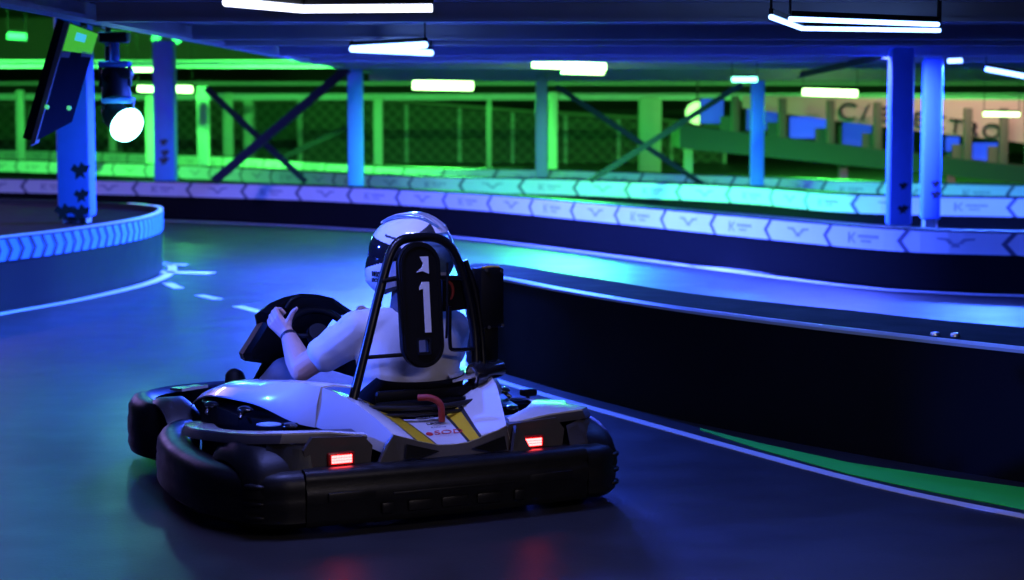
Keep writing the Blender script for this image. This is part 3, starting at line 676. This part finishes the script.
# central rear cowl with yellow stripes, valley centre at x = .04
CX = .04
secs = [ # y, [(t, z)...] from centre outwards
 (.075, [(0, .278), (.062, .281), (.072, .284), (.145, .303), (.158, .308), (.218, .326), (.245, .335), (.262, .262)]),
 (.16, [(0, .300), (.070, .304), (.080, .307), (.160, .333), (.174, .340), (.25, .378), (.285, .392), (.305, .285)]),
 (.26, [(0, .325), (.082, .330), (.092, .334), (.180, .367), (.195, .377), (.30, .432), (.345, .450), (.37, .315)]),
 (.36, [(0, .345), (.094, .351), (.104, .355), (.196, .394), (.212, .404), (.345, .462), (.405, .482), (.43, .34)]),
 (.44, [(0, .355), (.103, .362), (.113, .367), (.206, .412), (.222, .422), (.38, .474), (.435, .487), (.46, .352)])]
rows = []
rsec = [[(.062, .281), (.072, .284), (.112, .294), (.122, .299), (.19, .318), (.225, .333), (.245, .262)], [(.07, .304), (.08, .307), (.122, .322), (.132, .33), (.215, .372), (.25, .395), (.27, .285)],
 [(.08, .33), (.09, .334), (.135, .355), (.147, .366), (.24, .43), (.28, .456), (.31, .315)], [(.09, .351), (.10, .355), (.148, .385), (.16, .398), (.265, .458), (.305, .484), (.345, .34)], [(.098, .362), (.108, .367), (.158, .40), (.17, .412), (.28, .47), (.325, .49), (.37, .352)]]
for (y_, hs_), rs_ in zip(secs, rsec):
    L = [(CX-t, y_, z) for t, z in hs_[::-1]]; R = [(CX+t, y_, z) for t, z in rs_]; rows.append(L+R)
# 14 strips: white outer, white, white | black, yellow, black | white centre ...
cols = [0, 0, 0, 1, 2, 1, 0, 0, 1, 2, 1, 0, 0, 0]
# smooth interpolation along y
def interp(rows, k=4):
    out = []
    for j in range(len(rows[0])):
        p, _ = cr([Vector(r[j]) for r in rows], [1]*len(rows), k); out.append(p)
    return [list(r) for r in zip(*out)]
mb = MB(); mb.grid(interp(rows), mi=cols, t=.006); cowl = mb.build('rear_cowl', [M['white'], M['ink'], M['yellow']], kart, 28)
# writing on the cowl
def on_cowl(t, x, y_, z, size, m, sh=0, sx=1): return text_mesh(t, size, .0008, frame((x, y_, z), (1, 0, 0), (0, .97, .25)), 'lettering', M[m], cowl, sh, sx)
on_cowl('SODI', .068, .162, .3095, .050, 'inkred', .3, 1.2); on_cowl('RACING', .05, .215, .3215, .013, 'inkgrey', 0, 1.3); on_cowl('LRX', .045, .25, .330, .022, 'ink', 0, 1.5)
on_cowl('electric kart', .04, .285, .338, .013, 'inkgrey', 0, 1.3); on_cowl('powered by', .04, .315, .344, .012, 'inkgrey', 0, 1.3)
mb = MB(); mb.lathe([(0, .003), (.012, .003), (.014, 0)], (-.012, .166, .3065), (0, -.25, .97), 20); mb.build('round_badge', M['inkred'], cowl)
# cowl tail trim: vertical grey rear edge with triangular vents
mb = MB(); e0 = secs[0][1]; top = [(CX-t, .07, z-.002) for t, z in e0[:7][::-1]]+[(CX+t, .07, z-.002) for t, z in rsec[0][:6]]
rows = [top, [(x, .055, .225) for x, y_, z in top]]; mb.grid(rows, t=.001); mb.build('cowl_tail_trim', M['greyplastic'], kart)
for s_ in (-1, 1):
    mb = MB(); mb.slab([(CX+s_*.07, .053, .262), (CX+s_*.20, .053, .298), (CX+s_*.21, .053, .245), (CX+s_*.15, .050, .240)][::s_], .012); mb.build('triangular_vent', M['blackgl'], kart)
    # vertical fins at both sides under the tail
    mb = MB(); mb.slab([(CX+s_*.248, .06, .332), (CX+s_*.275, .06, .30), (CX+s_*.32, .05, .215), (CX+s_*.225, .05, .215)], .02); mb.build('tail_fin', M['greyplastic'], kart)

# side box covers (outer body): crest running forward from the cowl
for s_ in (-1, 1):
    secs2 = [ # y, crest x, z, lower x, z
     ((.36, .368, .484, .392, .338) if s_ < 0 else (.36, .343, .482, .383, .338)), (.44, .405 if s_ < 0 else .365, .490, .45 if s_ < 0 else .41, .352), (.60, .455 if s_ < 0 else .43, .480, .52, .396), (.80, .465, .458, .545, .396), (1.0, .46, .435, .545, .382), (1.15, .445, .410, .54, .362), (1.30, .435, .370, .53, .325), (1.42, .44, .32, .51, .285)]
    rows = [[(s_*(cx-.16), y_, cz-.012), (s_*(cx-.05), y_, cz+.004), (s_*cx, y_, cz), (s_*(cx+(lx-cx)*.7), y_, cz+(lz-cz)*.45), (s_*lx, y_, lz)] for y_, cx, cz, lx, lz in secs2]
    mb = MB(); mb.grid(interp(rows), t=.006); sbx = mb.build('side_box_cover', M['white'], kart, 35)
    # black battery box under it
    mb = MB(); mb.prism([(s_*.33, .42), (s_*.50, .42), (s_*.57, .7), (s_*.57, 1.12), (s_*.46, 1.36), (s_*.33, 1.36)], .07, .345); mb.build('battery_box', M['plastic2'], kart)
    for (x, y_, z) in ((.555, .66, .372), (.47, .42, .335), (.575, .98, .350)):
        mb = MB(); mb.ellipsoid((s_*x, y_, z), (.03, .038, .014)); mb.tube([(s_*x, y_, z), (s_*(x+.03), y_-.02, z-.03)], .008); mb.build('cover_latch', M['blackgl'], kart, 60)
    # fender plate outside
    out = [(.295, .10, .335), (.45, .085, .36), (.62, .12, .362), (.70, .22, .352), (.735, .40, .335), (.74, .60, .315), (.72, .80, .292), (.67, 1.02, .268), (.61, 1.22, .245)]
    inn_ = [(.31, .16, .345), (.42, .20, .372), (.50, .30, .378), (.54, .42, .372), (.57, .55, .355), (.585, .68, .335), (.60, .82, .305), (.59, .98, .275), (.56, 1.15, .25)]
    if s_ < 0: inn_ = [(.31, .13, .338), (.45, .13, .352), (.58, .18, .358), (.63, .28, .348), (.655, .42, .330), (.66, .58, .312), (.63, .76, .294), (.575, .96, .276), (.53, 1.16, .255)]
    rows = [[(s_*a[0], a[1], a[2]) for a in inn_], [(s_*(a[0]*.5+b[0]*.5), a[1]*.5+b[1]*.5, a[2]*.5+b[2]*.5+.006) for a, b in zip(inn_, out)], [(s_*a[0], a[1], a[2]) for a in out]]
    mb = MB(); mb.grid(rows, t=.006); fd = mb.build('fender_plate', M['white'], kart, 35)
    rows = [[(s_*a[0], a[1]-.001, a[2]-.006) for a in out], [(s_*(a[0]+.012), a[1]-.008, a[2]-.035) for a in out]]
    mb = MB(); mb.grid(rows, t=.001); mb.build('fender_edge', M['greyplastic'], kart, 35)
    text_mesh('RACING', .028, .0008, frame((s_*.635, 1.02, .277), (-s_*.25, 1, -.1) if s_ > 0 else (.25, -1, .1), (-1, -.25, .1) if s_ < 0 else (1, .25, 0)), 'lettering', M['inkgrey'], fd)
    mb = MB(); mb.lathe([(0, .003), (.045, .003), (.047, 0)], (s_*.60, .30, .367), (0, 0, 1), 24); mb.build('round_badge', M['helmetblue'], fd)
    # tail light housing
    cx = .40*s_-.02
    mb = MB(); f_ = [(-.125, .225), (.125, .225), (.135, .30), (.10, .335), (-.10, .345), (-.135, .30)]
    vs = [(cx+a*(-s_), .075, z) for a, z in f_]+[(cx+a*(-s_)*1.05, .20, z+.01) for a, z in f_]
    mb.add(vs, [tuple(range(6)), tuple(range(6, 12))[::-1]]+[(i, (i+1) % 6, 6+(i+1) % 6, 6+i) for i in range(6)])
    hg = mb.build('lamp_housing', M['greyplastic'], kart)
    lx = -.414 if s_ < 0 else .368
    tl = MB().box((lx, .070, .262), (.105, .02, .048), bev=.006).build('tail_light', M['redlens'], kart, 30)
    mb = MB()
    for i in range(8):
        for j in range(3): mb.box((lx-.035+i*.010, .0585, .252+j*.010), (.0082, .004, .0082))
    mb.build('led_grid', M['redled'], tl)
    # outer rear quarter: plastic between dome and bumper, right one greyed to look lit
    mb = MB(); mb.grid([[(s_*.53, .05, .225), (s_*.62, .06, .23), (s_*.70, .11, .235)], [(s_*.53, .085, .31), (s_*.60, .11, .325), (s_*.66, .16, .33)]], t=.004); mb.build('rear_quarter_panel', M['plastic' if s_ < 0 else 'greyplastic'], kart, 40)

# seat shell
mb = MB(); rows = []
for i, (y_, z, w, d) in enumerate(((.36, .475, .20, .05), (.40, .40, .235, .10), (.45, .30, .245, .13), (.54, .17, .235, .13), (.70, .11, .22, .12), (.90, .13, .19, .10), (1.02, .17, .15, .05))):
    rows.append([(.075+w*.93*math.sin(a), y_+d*(1-math.cos(a))*1.3, z+(.12*(1-math.cos(a)) if i > 2 else .02*(1-math.cos(a)))) for a in [PI*.5*k/6 for k in range(-6, 7)]])
mb.grid(interp(rows, 3), t=.012); mb.build('seat', M['seat'], kart, 50)
mb = MB(); mb.box((.08, .35, .35), (.46, .06, .12), bev=.02); mb.box((.08, .37, .425), (.44, .03, .05), bev=.012); mb.build('seat_back_brace', M['plastic2'], kart, 30)
mb = MB(); mb.tube([(-.2, .30, .40), (.05, .29, .385), (.27, .30, .40)], .010, smooth=3); mb.tube([(-.2, .29, .365), (.28, .29, .365)], .008); mb.build('seat_strut', M['darkmetal'], kart, 60)
MB().tube([(.005, .30, .425), (.045, .27, .425), (.075, .25, .40), (.08, .25, .335)], .013, smooth=4).build('red_cable', M['red'], kart, 60)
# roll hoop
hp = [(-.265, .34, .37), (-.225, .36, .47), (-.160, .385, .66), (-.095, .41, .85), (-.052, .42, .965), (-.012, .425, 1.012), (.05, .43, 1.024), (.14, .43, 1.022), (.20, .425, .99), (.238, .42, .92), (.272, .41, .80), (.292, .395, .66), (.288, .37, .50), (.27, .35, .37)]
hoop = MB().tube(hp, .0185, 12, smooth=5).build('roll_hoop', M['tube'], kart, 60)
MB().tube([(.32, .36, .37), (.33, .40, .60), (.31, .42, .80), (.27, .43, .93)], .013, 10, smooth=4).build('hoop_brace', M['tube'], kart, 60)
MB().tube([(-.185, .37, .582), (.0, .36, .585)], .008, 8).build('cross_bar', M['tube'], kart, 60)
MB().tube([(.175, .37, .76), (.175, .37, .615), (.195, .37, .59), (.29, .375, .588)], .008, 8, smooth=3).build('cross_bar', M['tube'], kart, 60)
MB().tube([(-.10, .40, .865), (.0, .40, .875), (.2, .405, .865), (.26, .41, .86)], .010, 8, smooth=3).build('cross_bar', M['tube'], kart, 60)
# number plate: outline with two holes
def ring_curve(name, loops, extr, M4, material, parent, bevel=0):
    cu = bpy.data.curves.new(name, 'CURVE'); cu.dimensions = '2D'; cu.fill_mode = 'BOTH'; cu.extrude = extr; cu.bevel_depth = bevel
    for lp in loops:
        s = cu.splines.new('POLY'); s.points.add(len(lp)-1); s.use_cyclic_u = True
        for i, p in enumerate(lp): s.points[i].co = (p[0], p[1], 0, 1)
    to = bpy.data.objects.new(name, cu); me = bpy.data.meshes.new_from_object(to); bpy.data.objects.remove(to); me.transform(M4)
    me.materials.clear(); me.materials.append(material); o = bpy.data.objects.new(name, me); C.objects.link(o); o.parent = parent; sm(me, 35); return o
def stadium(w, h, r, n=10, dy=0):
    pts = []
    for cx_, cy_, a0 in ((w/2-r, h/2-r, 0), (-w/2+r, h/2-r, PI/2), (-w/2+r, -h/2+r, PI), (w/2-r, -h/2+r, 3*PI/2)):
        for k in range(n+1): a = a0+PI/2*k/n; pts.append((cx_+r*math.cos(a), cy_+r*math.sin(a)+dy))
    return pts
pc = Vector((.046, .365, .772)); PM = frame(pc, (1, 0, 0), (-.06, .11, 1))
hole1 = [(-.010, .128), (.028, .125), (.028, .185), (-.025, .182), (-.018, .160), (-.002, .150)]
plate = ring_curve('number_plate', [stadium(.170, .475, .084), stadium(.046, .052, .006, 3, -.158)], .012, PM, M['plastic2'], kart, .003)
PF = frame(pc-Vector((0, .017, -.00)), (1, 0, 0), (-.06, .11, 1))
one = [(.008, -.105), (.034, -.105), (.034, .088), (.004, .088), (-.008, .068), (-.008, .058), (.008, .062)]
for nm, lp in (('numeral_one', one), ('arrow_mark', [(.0, .185), (.036, .185), (.036, .118), (.010, .130), (-.016, .125), (.008, .145), (.012, .160)])):
    ring_curve(nm, [lp], .0015, PF, M['linewhite'], plate)
ring_curve('hole_rim', [stadium(.06, .066, .010, 3, -.158), stadium(.046, .052, .006, 3, -.158)], .004, PF, M['blackgl'], plate)
ring_curve('raised_border', [stadium(.162, .467, .080), stadium(.142, .447, .070)], .003, PF, M['plastic2'], plate)
MB().tube([(.152, .345, .93), (.150, .340, .80), (.145, .34, .64)], .005, 8, smooth=4).build('cable', M['blackgl'], kart, 60)
mb = MB(); mb.slab([(.165, .445, .87), (.262, .445, .86), (.285, .445, .74), (.165, .445, .735)], .03); bpad = mb.build('side_pad', M['plastic2'], kart, 30)
MB().tube([(.17, .425, .86), (.205, .42, .84), (.21, .42, .80), (.19, .425, .765), (.175, .425, .745)], .008, smooth=4).build('pad_strap', M['red'], bpad, 60)
# control box on the right of the hoop
mb = MB(); mb.box((.375, .44, .78), (.105, .09, .235), bev=.012); cb_ = mb.build('control_box', M['plastic2'], kart, 30)
mb = MB(); mb.box((.37, .44, .60), (.075, .07, .14), bev=.01); mb.build('lower_bracket', M['plastic2'], kart, 30)
for x, z in ((.345, .89), (.412, .883), (.355, .667), (.415, .672)): MB().lathe([(0, .006), (.007, .006), (.008, 0)], (x, .394, z), (0, -1, 0), 10).build('screw', M['steel'], cb_)
MB().tube([(.33, .40, .901), (.37, .40, .904), (.41, .41, .900)], .004, 6).build('edge_wire', M['yellow'], cb_)
mb = MB(); mb.lathe([(0, -.02), (.045, -.02), (.05, 0), (.05, .02), (.034, .03), (.034, .11), (.028, .12), (0, .12)], (.285, .36, .49), (.95, .1, .15), 20); cyl = mb.build('exhaust_like_cylinder', M['blackgl'], kart, 40)
cyl.name = 'coupling_cylinder'
mb = MB(); mb.lathe([(0, -.024), (.03, -.024), (.036, -.018)], (.285, .36, .49), (.95, .1, .15), 20); mb.build('end_cap', M['steel'], cyl, 40)
MB().box((.60, .52, .378), (.06, .05, .028), bev=.008).build('mirror_like_clip', M['plastic2'], kart, 30).name = 'side_clip'
MB().tube([(.60, .52, .37), (.59, .51, .34)], .008).build('clip_stem', M['plastic2'], kart, 30)
# green strap at the right of the seat
MB().tube([(.315, .33, .45), (.34, .32, .40), (.35, .31, .34)], .012, smooth=3).build('belt_strap', M['helmetblue'], kart, 60)

# steering: column, wheel, tall black shroud
WC = Vector((-.09, 1.04, .60)); WA = Vector((0, -.78, .62)).normalized()
mb = MB(); x_ = Vector((1, 0, 0)); y_ = WA.cross(x_).normalized()
mb.tube([WC+(x_*math.cos(2*PI*k/32)+y_*math.sin(2*PI*k/32)*.88)*.13 for k in range(32)], .0155, 10, closed=True); sw = mb.build('steering_wheel', M['plastic2'], kart, 60)
mb = MB(); 
for a in (0, PI, -PI/2): mb.tube([WC-WA*.02, WC+(x_*math.cos(a)+y_*math.sin(a)*.88)*.125], .010, 8)
mb.lathe([(0, .02), (.045, .02), (.05, 0), (.04, -.03), (0, -.03)], WC-WA*.01, WA, 18); mb.build('spokes', M['darkmetal'], sw, 40)
MB().tube([WC-WA*.03, WC-WA*.62], .012).build('steering_column', M['darkmetal'], kart, 60)
sh = empty('steering_shroud', (0, 0, 0)); sh.parent = kart
def KL(px, py, y_loc):   # local point of the kart frame seen at px,py on the plane y = y_loc
    u_ = Vector((-math.sin(KA), math.cos(KA), 0)); d = ray(px, py); t = (y_loc+KO.dot(u_)-CAM.dot(u_))/d.dot(u_); P = CAM+d*t-KO
    return Vector((P.x*math.cos(KA)+P.y*math.sin(KA), y_loc, P.z))
ol = [(245, 361), (243, 354), (252, 340), (263, 322), (261, 311), (270, 303), (284, 297), (301, 293.5), (318, 294.5), (333, 298), (352, 311), (338, 312), (330, 322), (322, 334), (313, 346), (303, 358), (288, 364), (268, 364)]
pl = [KL(a, b, 1.20+(b-300)*.0012) for a, b in ol]
cm = sum(pl, Vector())/len(pl); N_ = len(pl)
r1 = pl; r2 = [p.lerp(cm, .10)+Vector((0, -.035, 0)) for p in pl]; r3 = [p.lerp(cm, .45)+Vector((0, -.05, 0)) for p in pl]; b1 = [p.lerp(cm, .12)+Vector((0, .12, -.02)) for p in pl]; b2 = [p.lerp(cm, .6)+Vector((0, .22, -.05)) for p in pl]
vs = r3+r2+r1+b1+b2; fs = [tuple(range(N_))]
for L in range(4): fs += [(L*N_+i, L*N_+(i+1) % N_, (L+1)*N_+(i+1) % N_, (L+1)*N_+i) for i in range(N_)]
fs.append(tuple(4*N_+i for i in range(N_))[::-1])
MB().add(vs, fs).build('shroud_shell', M['plastic2'], sh, 25)
MB().tube([KL(286, 308, 1.15), KL(291, 300, 1.15), KL(300, 296, 1.16)], .006, smooth=3).build('shroud_ridge', M['plastic'], sh, 60)
mb = MB(); mb.slab([(-.25, 1.45, .30), (.25, 1.45, .30), (.20, 1.30, .47), (-.22, 1.30, .47)], .02); mb.slab([(-.25, 1.45, .30), (.25, 1.45, .30), (.22, 1.95, .26), (-.22, 1.95, .26)], .02); mb.build('front_fairing', M['plastic2'], kart)
mb = MB(); mb.slab([(-.42, 1.80, .30), (-.30, 1.80, .31), (-.30, 1.98, .29), (-.42, 1.96, .285)], .012); mb.build('front_white_panel', M['white'], kart)
for s_ in (-1, 1): MB().tube([(s_*.12, 1.6, .08), (s_*.13, 1.62, .22)], .01).build('pedal', M['darkmetal'], kart, 60)

# ================================================================ DRIVER
PB = Vector((.10, .60, .12)); Rz = Matrix.Rotation(KA, 3, 'Z')
per = empty('person', KO+Rz @ PB, KA, 'person in pale t-shirt and white helmet seated in the kart, left hand on the wheel', 'person')
def cap(mb, pts, rs, seg=14, sq=None):      # chain of tapered spheres
    pts = [Vector(p) for p in pts]
    for i, (p, r) in enumerate(zip(pts, rs)): mb.ellipsoid(p, (r, r, r), None, seg, 10)
    for (p, q), (a, b) in zip(zip(pts, pts[1:]), zip(rs, rs[1:])): mb.tube([p, p.lerp(q, .5), q], [a, (a+b)/2, b], seg)
def loft(mb, rings, seg=28):                # rings: centre, rx, ry, tilt
    vs = []; n = seg
    for c, rx, ry in rings:
        for k in range(n): a = 2*PI*k/n; vs.append(Vector(c)+Vector((rx*math.cos(a), ry*math.sin(a), 0)))
    fs = [(i*n+k, i*n+(k+1) % n, (i+1)*n+(k+1) % n, (i+1)*n+k) for i in range(len(rings)-1) for k in range(n)]
    fs += [tuple(range(n))[::-1], tuple((len(rings)-1)*n+k for k in range(n))]
    mb.add(vs, fs)
hip = Vector((.11, .62, .24)); HC = Vector((.138, .635, .945))
shL = Vector((-.085, .655, .645)); shR = Vector((.325, .66, .630))
elL = Vector((-.265, .80, .495)); wrL = Vector((-.245, .985, .605)); elR = Vector((.40, .85, .47)); wrR = Vector((.16, 1.0, .60))
def torso(mb, g=0):
    loft(mb, [((.11, .63, .16), .13+g, .10+g), ((.11, .62, .24), .165+g, .115+g), ((.10, .60, .34), .185+g, .12+g), ((.105, .59, .46), .195+g, .125+g), ((.11, .60, .55), .205+g, .125+g), ((.12, .62, .62), .195+g, .11+g), ((.125, .63, .675), .15+g, .09+g), ((.125, .635, .72), .08+g, .066+g)])
knL = Vector((-.20, 1.14, .43)); anL = Vector((-.27, 1.42, .22)); knR = Vector((.30, 1.12, .40)); anR = Vector((.20, 1.47, .20))
mb = MB(PB); torso(mb)
cap(mb, [(.12, .635, .70), (.125, .635, .84)], [.062, .058])
mb.ellipsoid(HC+Vector((0, 0, -.01)), (.075, .092, .112), Euler((0, 0, .6)).to_matrix())
fdir = Euler((0, 0, .6)).to_matrix() @ Vector((0, 1, 0)); fx = Euler((0, 0, .6)).to_matrix() @ Vector((1, 0, 0))
mb.ellipsoid(HC+fdir*.095+Vector((0, 0, -.015)), (.014, .02, .026)); mb.ellipsoid(HC+fdir*.075+Vector((0, 0, -.07)), (.03, .02, .025))
cap(mb, [shL, shL.lerp(elL, .5), elL], [.060, .055, .050]); cap(mb, [elL, elL.lerp(wrL, .3), wrL], [.050, .052, .032])
cap(mb, [shR, elR], [.058, .042]); cap(mb, [elR, elR.lerp(wrR, .3), wrR], [.043, .044, .028])
cap(mb, [(.03, .66, .24), (.0, .9, .34), knL], [.085, .078, .058]); cap(mb, [knL, knL.lerp(anL, .35), anL], [.056, .056, .038])
cap(mb, [(.19, .66, .24), (.25, .9, .33), knR], [.085, .078, .058]); cap(mb, [knR, knR.lerp(anR, .35), anR], [.056, .056, .038])
def hand(mb, w, g, out, up_):
    """fist on the rim: w wrist, g grip centre, out = back-of-hand direction, up_ = thumb direction"""
    f = (g-w).normalized(); up_ = (up_-f*up_.dot(f)).normalized(); out = f.cross(up_).normalized()*(1 if f.cross(up_).dot(out) > 0 else -1)
    pm = w+f*.055
    for k in range(4):  # palm as four metacarpal rays
        o_ = up_*(.027-.018*k); cap(mb, [w+f*.012+o_*.55, w+f*.088+o_*1.05+out*.006], [.018, .0125], 10)
    for k in range(4):
        o_ = up_*(.030-.0205*k); ln = (1, 1.08, 1.0, .8)[k]; k0 = w+f*.09+o_+out*.006
        k1 = k0+f*.034*ln-out*.012; k2 = k1-out*.026*ln-f*.004; k3 = k2-out*.006-f*.022*ln
        cap(mb, [k0, k1, k2, k3], [.0115, .0098, .009, .0078], 10)
    t0 = w+f*.028+up_*.018-out*.004; t1 = t0+up_*.034+f*.018; t2 = t1+up_*.032+f*.006; t3 = t2+up_*.024-f*.004
    cap(mb, [t0, t1, t2, t3], [.0155, .0125, .0105, .0085], 10)
gL = WC+Vector((-.15, .0, .02)); fL = Vector((-.235, 1.085, .655))
hand(mb, wrL, wrL+Vector((-.028, .055, .055)), Vector((-.5, -.85, .1)), Vector((.10, -.10, 1)))
hand(mb, wrR, wrR+Vector((-.03, .06, .05)), Vector((.7, -.7, .1)), Vector((-.1, -.1, 1)))
for kx, an in ((-.04, anL), (.04, anR)): cap(mb, [an, an+Vector((0, .04, .02)), an+Vector((-.01, .07, .11))], [.034, .032, .028])
body = remeshed(mb, 'body', M['skin'], per, .0052, 3)
# clothing
mb = MB(PB); torso(mb, .016)
cap(mb, [Vector((.03, .64, .665)), shL+Vector((0, 0, .01)), shL.lerp(elL, .30), shL.lerp(elL, .58)], [.075, .078, .080, .074]); cap(mb, [Vector((.22, .64, .665)), shR+Vector((0, 0, .01)), shR.lerp(elR, .55)], [.075, .074, .072])
def folds(p, n):
    q = p+PB; s_ = math.sin(q.z*120+math.sin(q.x*22)*1.6+q.y*14)*.0022*max(0, min(1, (.56-q.z)/.12)); s_ += math.sin(q.x*55+q.z*38)*.0016
    d = (q-(shL.lerp(elL, .5))).length
    if d < .13: s_ += math.sin((q-shL).dot((elL-shL).normalized())*95+q.x*40)*.0013
    return p+n*s_
remeshed(mb, 't_shirt', M['shirt'], per, .007, 5, folds)
mb = MB(PB); loft(mb, [((.11, .64, .15), .15, .12), ((.11, .63, .24), .178, .128), ((.11, .62, .29), .172, .122)])
cap(mb, [(.03, .66, .24), (.0, .9, .34), knL], [.100, .090, .070]); cap(mb, [knL, knL.lerp(anL, .4), anL.lerp(knL, .12)], [.070, .066, .05])
cap(mb, [(.19, .66, .24), (.25, .9, .33), knR], [.100, .090, .070]); cap(mb, [knR, knR.lerp(anR, .4), anR.lerp(knR, .12)], [.070, .066, .05])
remeshed(mb, 'trousers', M['jeans'], per, .009, 5)
for an in (anL, anR):
    mb = MB(PB); cap(mb, [an+Vector((0, .0, -.07)), an+Vector((0, .035, .0)), an+Vector((-.01, .07, .10)), an+Vector((-.015, .08, .155))], [.042, .050, .048, .044])
    remeshed(mb, 'shoe', M['shoe'], per, .007, 4)
ax = (wrL-elL).normalized(); MB(PB).lathe([(.030, -.012), (.034, -.010), (.034, .010), (.030, .012), (.030, -.012)], wrL-ax*.012, ax, 24).build('wristband', M['ink'], per, 40)
MB(PB).tube([(.12, .635, .715), (.122, .632, .77), (.128, .632, .86)], [.074, .068, .070], 24).build('neck_warmer', mat('neck_cloth', (.07, .07, .09), .9), per, 60)
# helmet
yaw = math.radians(46); HR = Euler((.05, 0, yaw), 'XYZ').to_matrix(); HS = 1.11
def hel(az, el):     # az 0 = forward, + = left
    d = Vector((-math.sin(az)*math.cos(el), math.cos(az)*math.cos(el), math.sin(el)))
    r = 1/math.sqrt((d.x/.128)**2+(d.y/.158)**2+(d.z/.142)**2)
    fr = max(0, math.cos(az))
    if el < math.radians(-5): r *= 1+.28*fr**1.5*min(1, (math.radians(-5)-el)/.5)
    if el > .3: r *= 1+.05*max(0, -math.cos(az))*math.sin(el)
    return d*r
mb = MB(PB); NA, NE = 216, 120; vs = []; fs = []; mi = []
for i in range(NE+1):
    el = PI/2-(PI/2+math.radians(58))*i/NE
    for k in range(NA):
        p = hel(2*PI*k/NA, el); p.z = max(p.z, -.145); vs.append(HC+HR @ (p*HS))
for i in range(NE):
    el = math.degrees(PI/2-(PI/2+math.radians(58))*(i+.5)/NE)
    for k in range(NA):
        az = (k+.5)*360/NA; az = az-360 if az > 180 else az; A = abs(az)
        fs.append((i*NA+k, (i+1)*NA+k, (i+1)*NA+(k+1) % NA, i*NA+(k+1) % NA)); m_ = 0
        if A < 92 and -24+A*.20 < el < 27-A*.14: m_ = 1
        elif 96 < A < 150 and 26 < el < 26+(A-96)*.5: m_ = 2
        elif A > 128 and -20 < el < 34: m_ = 3
        elif el < -50: m_ = 2
        elif 55 < A < 120 and abs(el-(30-(A-55)*.12)) < 1.8: m_ = 2
        mi.append(m_)
mb.add(vs, fs, mi); hm = mb.build('helmet', [M['helmet'], M['visor'], M['ink'], M['helmetblue']], per, 60)
# spoiler and top vents
mb = MB(PB); rows = []
for i in range(9):
    t = i/8; a = math.radians(50+88*t); rows.append([HC+HR @ (Vector((x*(.05-.012*t), math.cos(a)*(.160), math.sin(a)*(.142)+.002+.006*math.sin(PI*t)))*HS) for x in (-1, -.5, 0, .5, 1)])
mb.grid(rows, t=.006); mb.build('top_spoiler', M['helmet'], hm, 50)
for s_ in (-1, 1):
    MB(PB).tube([HC+HR @ (Vector((s_*.045, .095, .112))*HS), HC+HR @ (Vector((s_*.052, .04, .134))*HS), HC+HR @ (Vector((s_*.05, -.04, .135))*HS), HC+HR @ (Vector((s_*.042, -.11, .105))*HS)], [.006, .008, .008, .005], 8, smooth=4).build('top_ridge', M['helmetblue'], hm, 60)
    MB(PB).ellipsoid(HC+HR @ (Vector((s_*-.134, .035, .0))*HS), (.02, .02, .02)).build('visor_pivot', M['ink'], hm, 60)
taz = math.radians(50); tl = hel(taz, math.radians(-27)); tc_ = HC+HR @ (tl*HS); t2_ = (hel(taz-.12, math.radians(-27))-hel(taz+.12, math.radians(-27))).normalized(); tx = HR @ Vector((t2_.x, t2_.y, 0)).normalized(); tn = HR @ Vector((t2_.y*-1, t2_.x, 0)).normalized()
if tn.dot(tc_-HC) < 0: tn = -tn
for t, dz, s_ in (('IOS', 0, .030), ('BOX', -.024, .022)):
    text_mesh(t, s_, .004, Matrix.Translation(-PB) @ frame(tc_+tn*.006+Vector((0, 0, dz)), tn.cross(Vector((0, 0, -1))), (0, 0, 1)), 'lettering', M['ink'], hm)

# ================================================================ CAMERA
cam = bpy.data.cameras.new('camera'); co = bpy.data.objects.new('camera', cam); C.objects.link(co)
cam.sensor_width = 36; cam.lens = 36*F/1024; co.location = CAM; co.rotation_euler = (PI/2-PITCH, 0, 0)
cam.dof.use_dof = True; cam.dof.focus_distance = 8.2; cam.dof.aperture_fstop = 3.0; cam.clip_start = .05
sc_ = bpy.context.scene; sc_.camera = co
sc_.view_settings.view_transform = 'Standard'; sc_.view_settings.look = 'None'; sc_.view_settings.gamma = 1; sc_.view_settings.exposure = 0
sc_.view_settings.use_curve_mapping = False
